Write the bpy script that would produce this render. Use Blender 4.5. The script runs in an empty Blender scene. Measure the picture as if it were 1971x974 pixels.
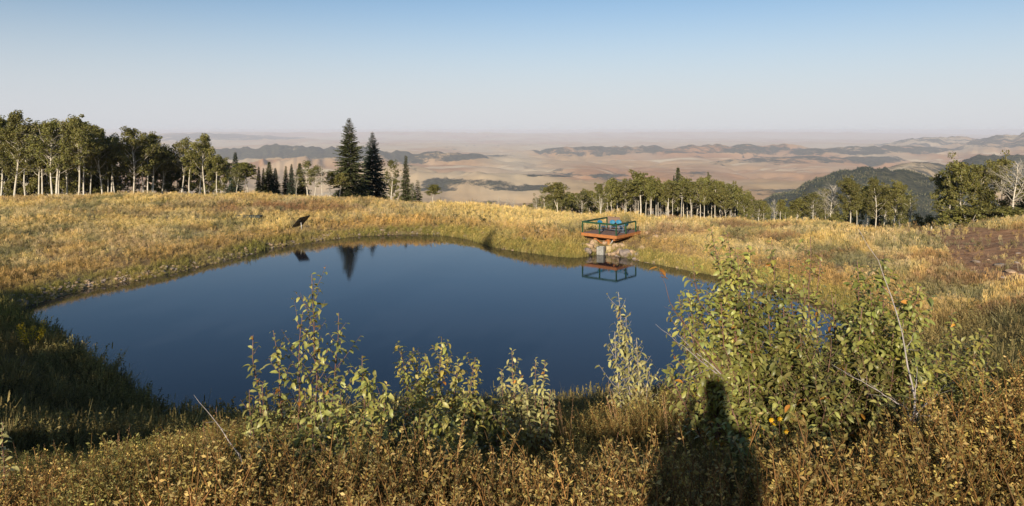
import bpy, math, random
import numpy as np
from mathutils import Vector, Matrix, Quaternion

R = math.radians
S = bpy.context.scene
COL = S.collection
random.seed(7)
rng = np.random.default_rng(7)

# ------------------------------------------------------------------ camera, light, exposure
F = 1407.0            # focal length in photo pixels (photo 1971 x 974)
CX, HY = 985.5, 252.0 # principal column, horizon row
CAMZ = 11.2           # camera height above the pond
cam = bpy.data.cameras.new('camera')
cam.sensor_width = 36.0
cam.lens = F / 1971.0 * 36.0
cam.shift_y = -(487.0 - HY) / 1971.0
cam.clip_start = 0.05
cam.clip_end = 200000
camo = bpy.data.objects.new('camera', cam)
camo.location = (0, 0, CAMZ)
camo.rotation_euler = (R(90), 0, 0)
COL.objects.link(camo)
S.camera = camo

SUN_EL, SUN_AZ = 18.3, 180 + 15.9      # azimuth clockwise from +Y (view direction)
w = bpy.data.worlds.new('World'); S.world = w; w.use_nodes = True
nt = w.node_tree
bg = nt.nodes['Background']
sky = nt.nodes.new('ShaderNodeTexSky')
sky.sky_type = 'NISHITA'; sky.sun_disc = False
sky.sun_elevation = R(SUN_EL); sky.sun_rotation = R(SUN_AZ)
sky.altitude = 1500; sky.air_density = 1.15; sky.dust_density = .7; sky.ozone_density = 3.2
# smoke haze low over the whole horizon: pale lavender, the same in every direction
tc = nt.nodes.new('ShaderNodeTexCoord'); sx_ = nt.nodes.new('ShaderNodeSeparateXYZ'); nt.links.new(tc.outputs['Generated'], sx_.inputs[0])
mr = nt.nodes.new('ShaderNodeMapRange'); mr.interpolation_type = 'SMOOTHERSTEP'
mr.inputs[1].default_value = -.02; mr.inputs[2].default_value = .24; mr.inputs[3].default_value = .88; mr.inputs[4].default_value = 0
nt.links.new(sx_.outputs[2], mr.inputs[0])
mx = nt.nodes.new('ShaderNodeMix'); mx.data_type = 'RGBA'; nt.links.new(mr.outputs[0], mx.inputs[0])
nt.links.new(sky.outputs[0], mx.inputs[6]); mx.inputs[7].default_value = (6.6, 6.7, 7.3, 1)
nt.links.new(mx.outputs[2], bg.inputs[0])
bg.inputs[1].default_value = 0.082
sl = bpy.data.lights.new('sun', 'SUN'); sl.energy = 5.0; sl.angle = R(0.55); sl.color = (1.0, 0.88, 0.71)
so = bpy.data.objects.new('sun', sl); COL.objects.link(so)
sd_ = Vector((math.sin(R(SUN_AZ)) * math.cos(R(SUN_EL)), math.cos(R(SUN_AZ)) * math.cos(R(SUN_EL)), math.sin(R(SUN_EL))))
so.rotation_euler = sd_.to_track_quat('Z', 'Y').to_euler()
so.location = (-20, -60, 40)
S.view_settings.view_transform = 'Standard'; S.view_settings.look = 'None'
S.view_settings.exposure = 0.3; S.view_settings.gamma = 1.0
S.render.engine = 'CYCLES'
S.cycles.max_bounces = 6; S.cycles.diffuse_bounces = 2; S.cycles.glossy_bounces = 3
S.cycles.transmission_bounces = 3; S.cycles.transparent_max_bounces = 6; S.cycles.volume_bounces = 1
S.cycles.use_denoising = True
S.cycles.caustics_reflective = False; S.cycles.caustics_refractive = False

# ------------------------------------------------------------------ helpers
def P(px, py, D):
    """world point seen at photo pixel (px, py) at depth D"""
    return Vector(((px - CX) / F * D, D, CAMZ - (py - HY) / F * D))

def sstep(a, b, x):
    t = np.clip((np.asarray(x, float) - a) / (b - a), 0, 1)
    return t * t * (3 - 2 * t)

def _hash(ix, iy, s):
    n = (ix.astype(np.int64) * 374761393 + iy.astype(np.int64) * 668265263 + s * 974711) & 0x7fffffff
    n = ((n ^ (n >> 13)) * 1274126177) & 0x7fffffff
    n = n ^ (n >> 16)
    return (n & 0xffff) / 65535.0

def noise2(x, y, s=0):
    x = np.asarray(x, float); y = np.asarray(y, float)
    ix = np.floor(x); iy = np.floor(y); fx = x - ix; fy = y - iy
    fx = fx * fx * (3 - 2 * fx); fy = fy * fy * (3 - 2 * fy)
    a = _hash(ix, iy, s); b = _hash(ix + 1, iy, s); c = _hash(ix, iy + 1, s); d = _hash(ix + 1, iy + 1, s)
    return (a * (1 - fx) + b * fx) * (1 - fy) + (c * (1 - fx) + d * fx) * fy

def fbm(x, y, o=4, s=0):
    t = 0; a = 1; n = 0
    for i in range(o):
        t = t + a * noise2(x, y, s + i * 17); n += a; a *= 0.5
        x = x * 2.03 + 5.1; y = y * 2.03 + 1.7
    return t / n

class Acc:
    """collects vertices, faces and a colour per vertex into one mesh"""
    def __init__(s): s.V = []; s.F = []; s.C = []; s.n = 0
    def add(s, V, Fs, col=None):
        V = np.asarray(V, float).reshape(-1, 3)
        for f in (Fs if isinstance(Fs, list) else [Fs]):
            f = np.asarray(f, int)
            if f.size: s.F.append(f + s.n)
        s.V.append(V); s.n += len(V)
        if col is None: col = (1, 1, 1)
        c = np.asarray(col, float)
        if c.ndim == 1: c = np.tile(c, (len(V), 1))
        s.C.append(c)
    def box(s, c, size, rot=None, col=None):
        x, y, z = [q / 2 for q in size]
        V = np.array([(i * x, j * y, k * z) for i in (-1, 1) for j in (-1, 1) for k in (-1, 1)])
        if rot is not None: V = V @ np.array(rot).T
        s.add(V + np.array(c), np.array([(0, 1, 3, 2), (4, 6, 7, 5), (0, 4, 5, 1), (2, 3, 7, 6), (0, 2, 6, 4), (1, 5, 7, 3)]), col)
    def tube(s, path, rad, k=6, col=None, caps=True):
        path = np.asarray(path, float); n = len(path)
        rad = np.broadcast_to(np.asarray(rad, float), (n,))
        T = np.gradient(path, axis=0); T /= np.linalg.norm(T, axis=1)[:, None] + 1e-9
        up = np.array((0, 0, 1.0)) if abs(T[0][2]) < .9 else np.array((1.0, 0, 0))
        V = []
        A = np.cross(up, T[0]); A /= np.linalg.norm(A)
        an = np.arange(k) * 2 * math.pi / k
        for i in range(n):
            A = A - T[i] * A.dot(T[i]); A /= np.linalg.norm(A) + 1e-9
            B = np.cross(T[i], A)
            V.append(path[i] + rad[i] * (np.cos(an)[:, None] * A + np.sin(an)[:, None] * B))
        V = np.concatenate(V)
        i = np.arange(n - 1)[:, None] * k; j = np.arange(k)[None, :]; j2 = (j + 1) % k
        Fq = np.stack([i + j, i + j2, i + k + j2, i + k + j], -1).reshape(-1, 4)
        fs = [Fq]
        if caps: fs += [np.arange(k)[None, ::-1], (np.arange(k) + (n - 1) * k)[None]]
        s.add(V, fs, col)
    def mesh(s, name, mat=None, smooth=False, vc=True):
        me = bpy.data.meshes.new(name)
        V = np.concatenate(s.V); C = np.concatenate(s.C)
        me.vertices.add(len(V)); me.vertices.foreach_set('co', V.astype(np.float32).ravel())
        tot = np.concatenate([np.full(len(f), f.shape[1]) for f in s.F]).astype(np.int32)
        idx = np.concatenate([f.ravel() for f in s.F]).astype(np.int32)
        me.loops.add(len(idx)); me.loops.foreach_set('vertex_index', idx)
        me.polygons.add(len(tot))
        st = np.zeros(len(tot), np.int32); st[1:] = np.cumsum(tot)[:-1]
        me.polygons.foreach_set('loop_start', st)
        me.update(calc_edges=True)
        me.validate()
        me.polygons.foreach_set('use_smooth', np.full(len(me.polygons), smooth))
        if vc:
            a = me.attributes.new('tint', 'FLOAT_COLOR', 'POINT')
            a.data.foreach_set('color', np.concatenate([C, np.ones((len(C), 1))], 1).astype(np.float32).ravel())
        if mat: me.materials.append(mat)
        return me
    def obj(s, name, mat=None, parent=None, smooth=False, vc=True):
        return link(name, s.mesh(name, mat, smooth, vc), parent)

def link(name, me, parent=None, loc=None):
    o = bpy.data.objects.new(name, me); COL.objects.link(o)
    if parent: o.parent = parent
    if loc is not None: o.location = loc
    return o

def tag(o, label=None, cat=None, group=None, kind=None):
    if label: o['label'] = label
    if cat: o['category'] = cat
    if group: o['group'] = group
    if kind: o['kind'] = kind
    return o

def empty(name, loc, label, cat, group=None, rz=0):
    o = bpy.data.objects.new(name, None); COL.objects.link(o)
    o.location = loc; o.rotation_euler = (0, 0, rz); o.empty_display_size = .2
    return tag(o, label, cat, group)

# ------------------------------------------------------------------ materials
class NB:
    def __init__(s, name):
        s.m = bpy.data.materials.new(name); s.m.use_nodes = True
        s.t = s.m.node_tree; s.b = s.t.nodes['Principled BSDF']; s.out = s.t.nodes['Material Output']
    def n(s, ty, **kw):
        nd = s.t.nodes.new(ty)
        for k, v in kw.items():
            if k in nd.inputs.keys(): nd.inputs[k].default_value = v
            else: setattr(nd, k, v)
        return nd
    def l(s, a, b): s.t.links.new(a, b)
    def mix(s, f, a, b, mode='MIX'):
        m = s.n('ShaderNodeMix', data_type='RGBA', blend_type=mode)
        for so_, v in ((m.inputs[0], f), (m.inputs[6], a), (m.inputs[7], b)):
            if hasattr(v, 'links') or isinstance(v, bpy.types.NodeSocket): s.l(v, so_)
            else: so_.default_value = v if not isinstance(v, tuple) or len(v) == 4 else (*v, 1)
        return m.outputs[2]
    def math(s, op, a, b=0.0, c=0.0):
        m = s.n('ShaderNodeMath', operation=op)
        for i, v in enumerate((a, b, c)):
            if isinstance(v, bpy.types.NodeSocket): s.l(v, m.inputs[i])
            else: m.inputs[i].default_value = v
        return m.outputs[0]
    def noise(s, vec, scale, detail=3, rough=.55, vscale=None):
        if vscale is not None:
            mp = s.n('ShaderNodeMapping'); mp.inputs['Scale'].default_value = vscale
            s.l(vec, mp.inputs[0]); vec = mp.outputs[0]
        t = s.n('ShaderNodeTexNoise'); t.inputs['Scale'].default_value = scale
        t.inputs['Detail'].default_value = detail; t.inputs['Roughness'].default_value = rough
        s.l(vec, t.inputs['Vector']); return t.outputs[0]
    def ramp(s, f, a, b):
        m = s.n('ShaderNodeMapRange'); s.l(f, m.inputs[0]); m.inputs[1].default_value = a; m.inputs[2].default_value = b
        return m.outputs[0]
    def bump(s, h, strength=.3, dist=.1):
        b = s.n('ShaderNodeBump'); b.inputs['Strength'].default_value = strength; b.inputs['Distance'].default_value = dist
        s.l(h, b.inputs['Height']); s.l(b.outputs[0], s.b.inputs['Normal'])
    def geo(s): return s.n('ShaderNodeNewGeometry').outputs['Position']
    def objc(s): return s.n('ShaderNodeTexCoord').outputs['Object']

def plain(name, col, rough=.6, var=.25, scale=8, metal=0, vscale=(1, 1, 1), bump=0, detail=4):
    n = NB(name); f = n.noise(n.objc(), scale, detail, vscale=vscale)
    c = tuple(col)
    lo = tuple(q * (1 - var) for q in c); hi = tuple(min(1, q * (1 + var)) for q in c)
    n.l(n.mix(n.ramp(f, .3, .7), lo, hi), n.b.inputs['Base Color'])
    n.b.inputs['Roughness'].default_value = rough; n.b.inputs['Metallic'].default_value = metal
    if bump: n.bump(f, bump, .02)
    return n.m

def leafy(name, base, instancer=False, transl=.35, rough=.5, objrand=0, spec=.3, under=None, attr=True):
    """foliage: base colour x vertex colour (x instance colour), partly translucent"""
    n = NB(name)
    c = None
    col = n.n('ShaderNodeRGB'); col.outputs[0].default_value = (*base, 1); c = col.outputs[0]
    if attr:
        a = n.n('ShaderNodeAttribute', attribute_name='tint'); c = n.mix(1.0, c, a.outputs[0], 'MULTIPLY')
    if instancer:
        a2 = n.n('ShaderNodeAttribute', attribute_name='itint', attribute_type='INSTANCER')
        c = n.mix(1.0, c, a2.outputs[0], 'MULTIPLY')
    if objrand:
        oi = n.n('ShaderNodeObjectInfo')
        hs = n.n('ShaderNodeHueSaturation')
        n.l(n.math('MULTIPLY_ADD', oi.outputs['Random'], -.04 * objrand, .5 + .015 * objrand), hs.inputs['Hue'])
        n.l(n.math('MULTIPLY_ADD', n.math('FRACT', n.math('MULTIPLY', oi.outputs['Random'], 37.0)), 1.0 * objrand, 1 - .6 * objrand), hs.inputs['Value'])
        n.l(c, hs.inputs['Color']); c = hs.outputs[0]
    if under:
        g = n.n('ShaderNodeNewGeometry'); c = n.mix(g.outputs['Backfacing'], c, n.mix(1.0, c, (*under, 1), 'MULTIPLY'))
    n.l(c, n.b.inputs['Base Color']); n.b.inputs['Roughness'].default_value = rough
    n.b.inputs['Specular IOR Level'].default_value = spec
    tr = n.n('ShaderNodeBsdfTranslucent'); n.l(n.mix(1.0, c, (1.1, 1.05, .55, 1), 'MULTIPLY'), tr.inputs[0])
    ms = n.n('ShaderNodeMixShader'); ms.inputs[0].default_value = transl
    n.l(n.b.outputs[0], ms.inputs[1]); n.l(tr.outputs[0], ms.inputs[2]); n.l(ms.outputs[0], n.out.inputs[0])
    return n.m

M = {}
M['grass'] = leafy('grass_blades', (1, 1, 1), True, .3, .65, spec=.15)
M['brush'] = leafy('brush_leaves', (1, 1, 1), True, .3, .6, spec=.2)
M['aspen_leaf'] = leafy('aspen_foliage', (.18, .18, .055), False, .25, .5, objrand=.35)
M['aspen_pale'] = leafy('aspen_foliage_pale', (.17, .17, .06), False, .25, .5, objrand=.35)
M['spruce'] = leafy('spruce_needles', (.095, .11, .045), False, .1, .6, objrand=.4)
M['spruce_blue'] = leafy('spruce_needles_dark', (.045, .065, .042), False, .08, .6, objrand=.3)
M['shrub_leaf'] = leafy('shrub_leaves', (.31, .305, .085), False, .2, .42, objrand=.9, spec=.45, under=(1.25, 1.15, 1.3))
M['shrub_pale'] = leafy('shrub_leaves_pale', (.42, .39, .15), False, .2, .45, objrand=.6, spec=.4, under=(1.1, 1.1, 1.3))
M['shrub_gold'] = leafy('shrub_leaves_turned', (.55, .27, .05), False, .35, .5, objrand=.5, under=(1, 1, 1.2))
M['flower'] = leafy('flower_petals', (.8, .5, .02), False, .3, .6)
M['hill_tree'] = leafy('hill_tree_foliage', (1, 1, 1), True, .05, .8, spec=.1)

def bark(name, col, mark, amt=.5):
    n = NB(name); oc = n.objc()
    f = n.noise(oc, 5, 5, .65, vscale=(1.2, 1.2, 5)); g = n.noise(oc, 1.1, 2)
    c = n.mix(n.ramp(f, .6 - .1 * amt, .72 - .1 * amt), col, mark)
    c = n.mix(n.ramp(g, .3, .75), c, n.mix(1.0, c, (.72, .64, .5, 1), 'MULTIPLY'))
    n.l(c, n.b.inputs['Base Color']); n.b.inputs['Roughness'].default_value = .8; n.bump(f, .3, .02)
    return n.m
M['aspen_bark'] = bark('aspen_bark', (.74, .69, .59), (.09, .07, .055), .45)
M['aspen_limb'] = plain('aspen_limb_bark', (.50, .44, .35), .8, .35, 3)
M['dead_bark'] = plain('dead_branch_bark', (.36, .31, .25), .8, .3, 6)
M['spruce_bark'] = plain('spruce_bark', (.12, .08, .055), .9, .4, 6)
M['twig'] = plain('shrub_stem_bark', (.20, .105, .075), .6, .35, 30)
M['twig_grey'] = plain('grey_stem_bark', (.36, .31, .28), .65, .3, 40)

# ------------------------------------------------------------------ pond outline and ground height
shore_px = [(28, 600), (105, 574), (190, 551), (300, 532), (420, 505), (540, 475), (640, 460), (720, 453), (830, 451),
            (900, 460), (960, 477), (1050, 490), (1110, 495), (1160, 489), (1230, 501), (1330, 521), (1420, 537),
            (1530, 562), (1610, 595), (1660, 645), (1600, 720), (1400, 775), (1200, 800), (1000, 815), (760, 828),
            (500, 850), (318, 836), (250, 776), (190, 730), (125, 682), (58, 640)]
def shore_world():
    pts = []
    for px, py in shore_px:
        D = CAMZ * F / (py - HY); pts.append(((px - CX) / F * D, D))
    pts = np.array(pts); n = len(pts); out = []
    for i in range(n):
        p0, p1, p2, p3 = pts[i - 1], pts[i], pts[(i + 1) % n], pts[(i + 2) % n]
        for t in np.linspace(0, 1, 5)[:-1]:
            out.append(.5 * ((2 * p1) + (p2 - p0) * t + (2 * p0 - 5 * p1 + 4 * p2 - p3) * t * t + (3 * p1 - p0 - 3 * p2 + p3) * t ** 3))
    return np.array(out)
SHORE = shore_world()
def pond_sd(x, y):
    x = np.asarray(x, float).ravel(); y = np.asarray(y, float).ravel()
    d = np.full(x.shape, 1e9); inside = np.zeros(x.shape, bool)
    A = SHORE; B = np.roll(SHORE, -1, 0)
    for (ax, ay), (bx, by) in zip(A, B):
        ex, ey = bx - ax, by - ay
        t = np.clip(((x - ax) * ex + (y - ay) * ey) / (ex * ex + ey * ey), 0, 1)
        d = np.minimum(d, (x - ax - t * ex) ** 2 + (y - ay - t * ey) ** 2)
        c = ((ay > y) != (by > y)) & (x < ex * (y - ay) / (ey if abs(ey) > 1e-9 else 1e-9) + ax)
        inside ^= c
    d = np.sqrt(d); return np.where(inside, -d, d)

# crest of the far bank, by azimuth column: (photo x, photo row of the ground, height above the water)
crest = np.array([(-400, 398, 3.0), (0, 389, 2.9), (150, 386, 2.7), (300, 381, 2.4), (420, 379, 2.2), (620, 384, 2.1), (720, 390, 2.0), (800, 395, 1.9),
                  (900, 401, 1.7), (1000, 408, 1.7), (1080, 416, 1.75), (1150, 419, 1.8), (1250, 420, 1.85), (1400, 429, 1.75),
                  (1500, 433, 1.75), (1700, 441, 1.75), (1800, 444, 1.8), (1880, 436, 2.3), (1971, 429, 2.8), (2400, 420, 3.2)], float)
_ca = (crest[:, 0] - CX) / F
_cv = crest[:, 1] - HY
_ch = crest[:, 2]
_cD = (CAMZ - _ch) * F / _cv
_csd = pond_sd(_ca * _cD, _cD)

def base_height(x, y, detail=True):
    shp = np.shape(x); x = np.asarray(x, float).ravel(); y = np.asarray(y, float).ravel()
    sd = pond_sd(x, y)
    a = np.clip(x / np.maximum(y, 1.0), -1.2, 1.2)
    Dc = np.interp(a, _ca, _cD); hc = np.interp(a, _ca, _ch); sc = np.interp(a, _ca, _csd); vc = np.interp(a, _ca, _cv)
    t = np.clip(sd / sc, 0, 1)
    bank = hc * (0.32 * (1 - np.exp(-sd.clip(0) / 1.6)) * (1 - t) + t ** .85)
    # fall beyond the crest
    r = y / Dc
    v = np.interp(r, [1, 1.6, 2.2, 4], [0, 5, 28, 85]) + vc
    vfar = np.interp(np.log(np.maximum(y, 10)), np.log([400, 1000, 2000, 3500, 4200, 5000]), [222, 232, 205, 160, 134, 112.6])
    vfar = np.where(y > 5000, 400 * F / np.maximum(y, 1), vfar)
    k = sstep(2.5, 6, r); v = v * (1 - k) + vfar * k
    beyond = CAMZ - v * y / F
    far = np.where(r > 1, beyond, bank)
    near = 9.55 * np.clip(sd / 24.5, 0, 1) ** .98
    near = np.where(sd > 24.5, 9.55, near)
    wn = 1 - sstep(20, 46, y)
    h = near * wn + far * (1 - wn)
    ang = np.arctan2(x, y); fr = 1 - sstep(R(50), R(110), np.abs(ang))
    h = h * fr + (near * 0 + 9.0) * (1 - fr) * sstep(15, 60, np.hypot(x, y)) + h * (1 - fr) * (1 - sstep(15, 60, np.hypot(x, y)))
    if detail:
        m = np.clip(sd / 6, 0, 1) * (1 - sstep(100, 200, y))
        h = h + m * ((fbm(x / 5, y / 5, 3, 3) - .5) * .5) * np.where(np.hypot(x, y) < 12, .35, 1)
    h = np.where(sd < 0, np.maximum(-1.6, sd * .35) - .02, h)
    rr = np.hypot(x, y)
    return h.reshape(shp), sd.reshape(shp)

# far landforms: (photo x, depth, row of the top, half width px left, right, half depth m, flat power, forest)
HILLS = [
    (1680, 2700, 327, 215, 250, 620, 2.2, .80),
    (1915, 4600, 291, 130, 300, 700, 2.2, .66),
    (1770, 5200, 307, 140, 150, 700, 1.8, .50),
    (2060, 13500, 250, 220, 400, 3200, 2.0, .56),
    (1820, 17000, 262, 140, 140, 2600, 2.0, .52),
    (1690, 12000, 281, 170, 170, 1100, 2.5, .6),
    (1600, 9800, 296, 190, 160, 700, 2.5, .6),
    (1190, 12600, 278, 150, 110, 900, 3.0, .60),
    (1250, 12700, 277, 60, 60, 800, 2.0, .54),
    (1390, 12300, 277, 110, 130, 900, 3.6, .58),
    (1500, 12600, 281, 60, 90, 800, 2.4, .54),
    (600, 10300, 279, 300, 170, 900, 4.0, .72),
    (790, 9600, 288, 150, 150, 800, 3.0, .62),
    (560, 6900, 299, 160, 180, 900, 2.6, .30),
    (760, 5900, 318, 160, 150, 600, 2.4, .30),
    (950, 5350, 322, 120, 160, 500, 2.2, .30),
    (380, 30000, 256, 150, 200, 5000, 2.2, .6),
    (700, 45000, 254, 900, 500, 6000, 3, .4),
    (1350, 50000, 253.5, 500, 600, 6000, 3, .4),
]
FOREST = [  # forest bands: (x, y row, half width px, half height rows, strength)
    (900, 352, 130, 12, .9), (1010, 362, 130, 9, .8), (850, 362, 60, 10, .8), (1120, 338, 150, 5, .85), (1050, 327, 60, 4, .6), (930, 388, 50, 5, .9),
    (1180, 345, 60, 8, .6), (1330, 335, 60, 9, .5), (1440, 312, 120, 3, .7), (1560, 312, 120, 4, .7), (1470, 303, 200, 3, .7), (960, 300, 60, 3, .7), (1090, 300, 50, 4, .6), (640, 306, 70, 3, .5), (1480, 370, 90, 12, .7),
]
def hills(x, y):
    u = x / np.maximum(y, 1) * F + CX
    z = np.zeros_like(y); fo = np.zeros_like(y)
    base, _ = base_height(x, y, False)
    wig = (fbm(u / 45, np.log(np.maximum(y, 1)) * 6, 4, 50) - .5)
    for (u0, D0, row, wl, wr, sD, pw, f) in HILLS:
        b0 = np.interp(np.log(D0), np.log([400, 1000, 2000, 3500, 4200, 5000]), [222, 232, 205, 160, 134, 112.6]) if D0 < 5000 else 400 * F / D0
        A = (b0 - (row - HY)) * D0 / F
        du = (u - u0) / np.where(u < u0, wl, wr) * (1 + wig * .5)
        dd = (y - D0) / sD * (1 + wig * .4)
        g = np.exp(-np.abs(du) ** pw) * np.exp(-np.abs(dd) ** 2.0)
        rid = 1 - (.10 if D0 < 6000 else .32) * np.abs(fbm(u / 26 + D0, (y / sD) * .9, 3, int(D0) % 97) - .5) * 2
        zz = A * g * (rid + .05) * (1 + (0 if D0 < 6000 else .16) * (fbm(u / 9 + D0, (y / sD) * 2.2, 3, 7) - .5))
        z = np.maximum(z, zz); fo = np.maximum(fo, f * sstep(.1, .45, g))
    m = sstep(2500, 5000, y)
    z = z + m * (fbm(x / 1500, y / 2200, 5, 11) - .5) * 110 + sstep(8000, 16000, y) * (fbm(x / 6000, y / 4000, 3, 13) - .5) * 90
    z = z + sstep(250, 900, y) * (fbm(x / 260, y / 260, 3, 21) - .5) * (22 - 14 * sstep(1500, 2400, y)) + m * (fbm(x / 420, y / 520, 4, 23) - .5) * 34
    # erosion gullies
    z = z - m * 60 * (1 - np.abs(fbm(x / 800 + 3, y / 1300, 4, 31) * 2 - 1)) ** 5
    zt = base + z
    v = (CAMZ - zt) * F / np.maximum(y, 1) + HY
    for (fx, fy, hw, hh, st) in FOREST:
        g = np.exp(-((u - fx) / hw) ** 4 - ((v - fy) / hh) ** 4)
        fo = np.maximum(fo, (.30 + .34 * st) * g)
    fo = np.maximum(fo, .97 * (1 - sstep(2000, 3000, y)))
    fo = np.maximum(fo, .42 * sstep(.45, .65, fbm(x / 900, y / 2500, 3, 71)))
    return zt, fo

def gz(x, y):
    h, _ = base_height(np.array([float(x)]), np.array([float(y)])); return float(h[0])

def ground_depth(px, py, D0=70.):
    """depth where the sight line through (px, py) meets the far bank"""
    D = np.linspace(D0 - 9, D0 + 14, 240); x = (px - CX) / F * D; h, _ = base_height(x, D)
    v = (CAMZ - h) * F / D + HY; i = np.argmin(np.abs(v - py)); return float(D[i])

# road patch (bare brown earth at the right)
road_px = [(1640, 436), (1790, 441), (1850, 436), (1990, 444), (2150, 450), (2150, 560), (1975, 552), (1900, 545), (1855, 535), (1835, 500), (1810, 470), (1740, 452), (1650, 444)]
def inpoly(u, v, poly):
    ins = np.zeros(np.shape(u), bool)
    for i in range(len(poly)):
        ax, ay = poly[i - 1]; bx, by = poly[i]
        ins ^= ((ay > v) != (by > v)) & (u < (bx - ax) * (v - ay) / ((by - ay) or 1e-9) + ax)
    return ins
def screen(x, y, h):
    yy = np.maximum(y, .5); return x / yy * F + CX, (CAMZ - h) * F / yy + HY

STRAW = np.array((.60, .50, .235)); GOLD = np.array((.57, .44, .19)); RUST = np.array((.29, .17, .10)); GREEN = np.array((.17, .19, .05)); PALE = np.array((.52, .45, .26)); SAGE = np.array((.20, .21, .12)); EARTH = np.array((.20, .115, .075)); DRYO = np.array((.48, .34, .14))
def mixc(a, b, t): t = np.asarray(t)[:, None]; return a * (1 - t) + b * t
def ground_tint(x, y, h, sd):
    """what grows where: colour of the plants by place"""
    x = x.ravel(); y = y.ravel(); h = h.ravel(); sd = sd.ravel()
    u, v = screen(x, y, h)
    n1 = fbm(x / 7, y / 7, 3, 101); n2 = fbm(x / 2.2, y / 2.2, 3, 102); n3 = fbm(x / 20, y / 14, 2, 103)
    c = np.tile(STRAW, (len(x), 1))
    c = mixc(c, PALE, sstep(.42, .56, n1) * .9)
    c = mixc(c, GOLD, sstep(.52, .68, n2) * .7)
    c = mixc(c, SAGE, sstep(.54, .66, fbm(x / 3, y / 4, 3, 105)) * .75)
    c = mixc(c, RUST, sstep(.54, .66, fbm(x / 4.5, y / 3.5, 3, 104)) * (.35 + .3 * sstep(900, 1300, u)))
    # the reddish weed patch on the left crest
    c = mixc(c, RUST, np.exp(-((u - 520) / 135) ** 4 - ((v - 402) / 11) ** 4) * .85 * sstep(.25, .5, n2))
    c = mixc(c, RUST, np.exp(-((u - 640) / 60) ** 4 - ((v - 405) / 6) ** 2) * .7)
    c = mixc(c, STRAW * 1.15, np.exp(-((u - 1000) / 170) ** 4) * (1 - sstep(430, 450, v)) * .8)
    # shore vegetation: greener close to the water, orange dry strip behind it
    far = sstep(40, 60, y)
    c = mixc(c, DRYO, sstep(6.5, 3.5, sd) * .75 * sstep(.35, .5, n1))
    c = mixc(c, GREEN * 1.35, (1 - sstep(.8, 2.4, sd)) * (.30 + .5 * sstep(.42, .6, n1)))
    c = mixc(c, GREEN * 1.3, np.exp(-((u - 1000) / 160) ** 4) * (1 - sstep(2, 4.5, sd)) * .5 * sstep(.35, .55, n2))
    c = mixc(c, np.array((.60, .43, .18)), np.exp(-((u - 700) / 170) ** 4) * np.exp(-((sd - 2.6) / 1.3) ** 2) * .75)
    # slope below the camera and left bank
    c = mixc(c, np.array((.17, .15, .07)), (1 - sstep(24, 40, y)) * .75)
    return c, u, v

def ring_angles(dense, coarse):
    a = np.linspace(-R(44), R(44), dense)
    b = np.linspace(R(44), R(316), coarse + 2)[1:-1]
    return np.concatenate([a, b])
def polar(radii, ang):
    Rr, A = np.meshgrid(radii, ang, indexing='ij')
    return Rr * np.sin(A), Rr * np.cos(A)
def polar_faces(nr, na):
    i = np.arange(nr - 1)[:, None] * na; j = np.arange(na)[None]; j2 = (j + 1) % na
    return np.stack([i + j, i + j2, i + na + j2, i + na + j], -1).reshape(-1, 4)

RSPLIT = 150.0
def build_ground():
    ang = ring_angles(460, 70)
    rad = np.concatenate([np.geomspace(.4, 26, 60)[:-1], np.linspace(26, 100, 190)[:-1], np.linspace(100, RSPLIT, 40)])
    x, y = polar(rad, ang); h, sd = base_height(x, y)
    A = Acc()
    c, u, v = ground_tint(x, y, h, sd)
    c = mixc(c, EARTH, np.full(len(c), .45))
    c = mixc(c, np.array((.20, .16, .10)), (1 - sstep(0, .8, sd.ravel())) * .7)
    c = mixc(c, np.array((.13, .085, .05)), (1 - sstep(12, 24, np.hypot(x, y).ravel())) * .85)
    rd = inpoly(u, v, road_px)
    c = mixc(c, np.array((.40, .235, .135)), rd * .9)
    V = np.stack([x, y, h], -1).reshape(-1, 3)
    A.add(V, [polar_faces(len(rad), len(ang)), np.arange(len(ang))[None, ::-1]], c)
    n = NB('earth_and_thatch'); g = n.geo()
    a = n.n('ShaderNodeAttribute', attribute_name='tint')
    f = n.noise(g, 1.3, 6, .65); f2 = n.noise(g, 9, 4, .6)
    c = n.mix(n.ramp(f, .35, .7), a.outputs[0], n.mix(1.0, a.outputs[0], (.55, .48, .42, 1), 'MULTIPLY'))
    c = n.mix(n.ramp(f2, .45, .7), c, n.mix(1.0, c, (1.35, 1.3, 1.25, 1), 'MULTIPLY'))
    n.l(c, n.b.inputs['Base Color']); n.b.inputs['Roughness'].default_value = .95; n.b.inputs['Specular IOR Level'].default_value = .1
    n.bump(n.math('ADD', f, n.math('MULTIPLY', f2, .3)), .8, .25)
    tag(A.obj('ground', n.m, smooth=True), kind='structure')

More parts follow.
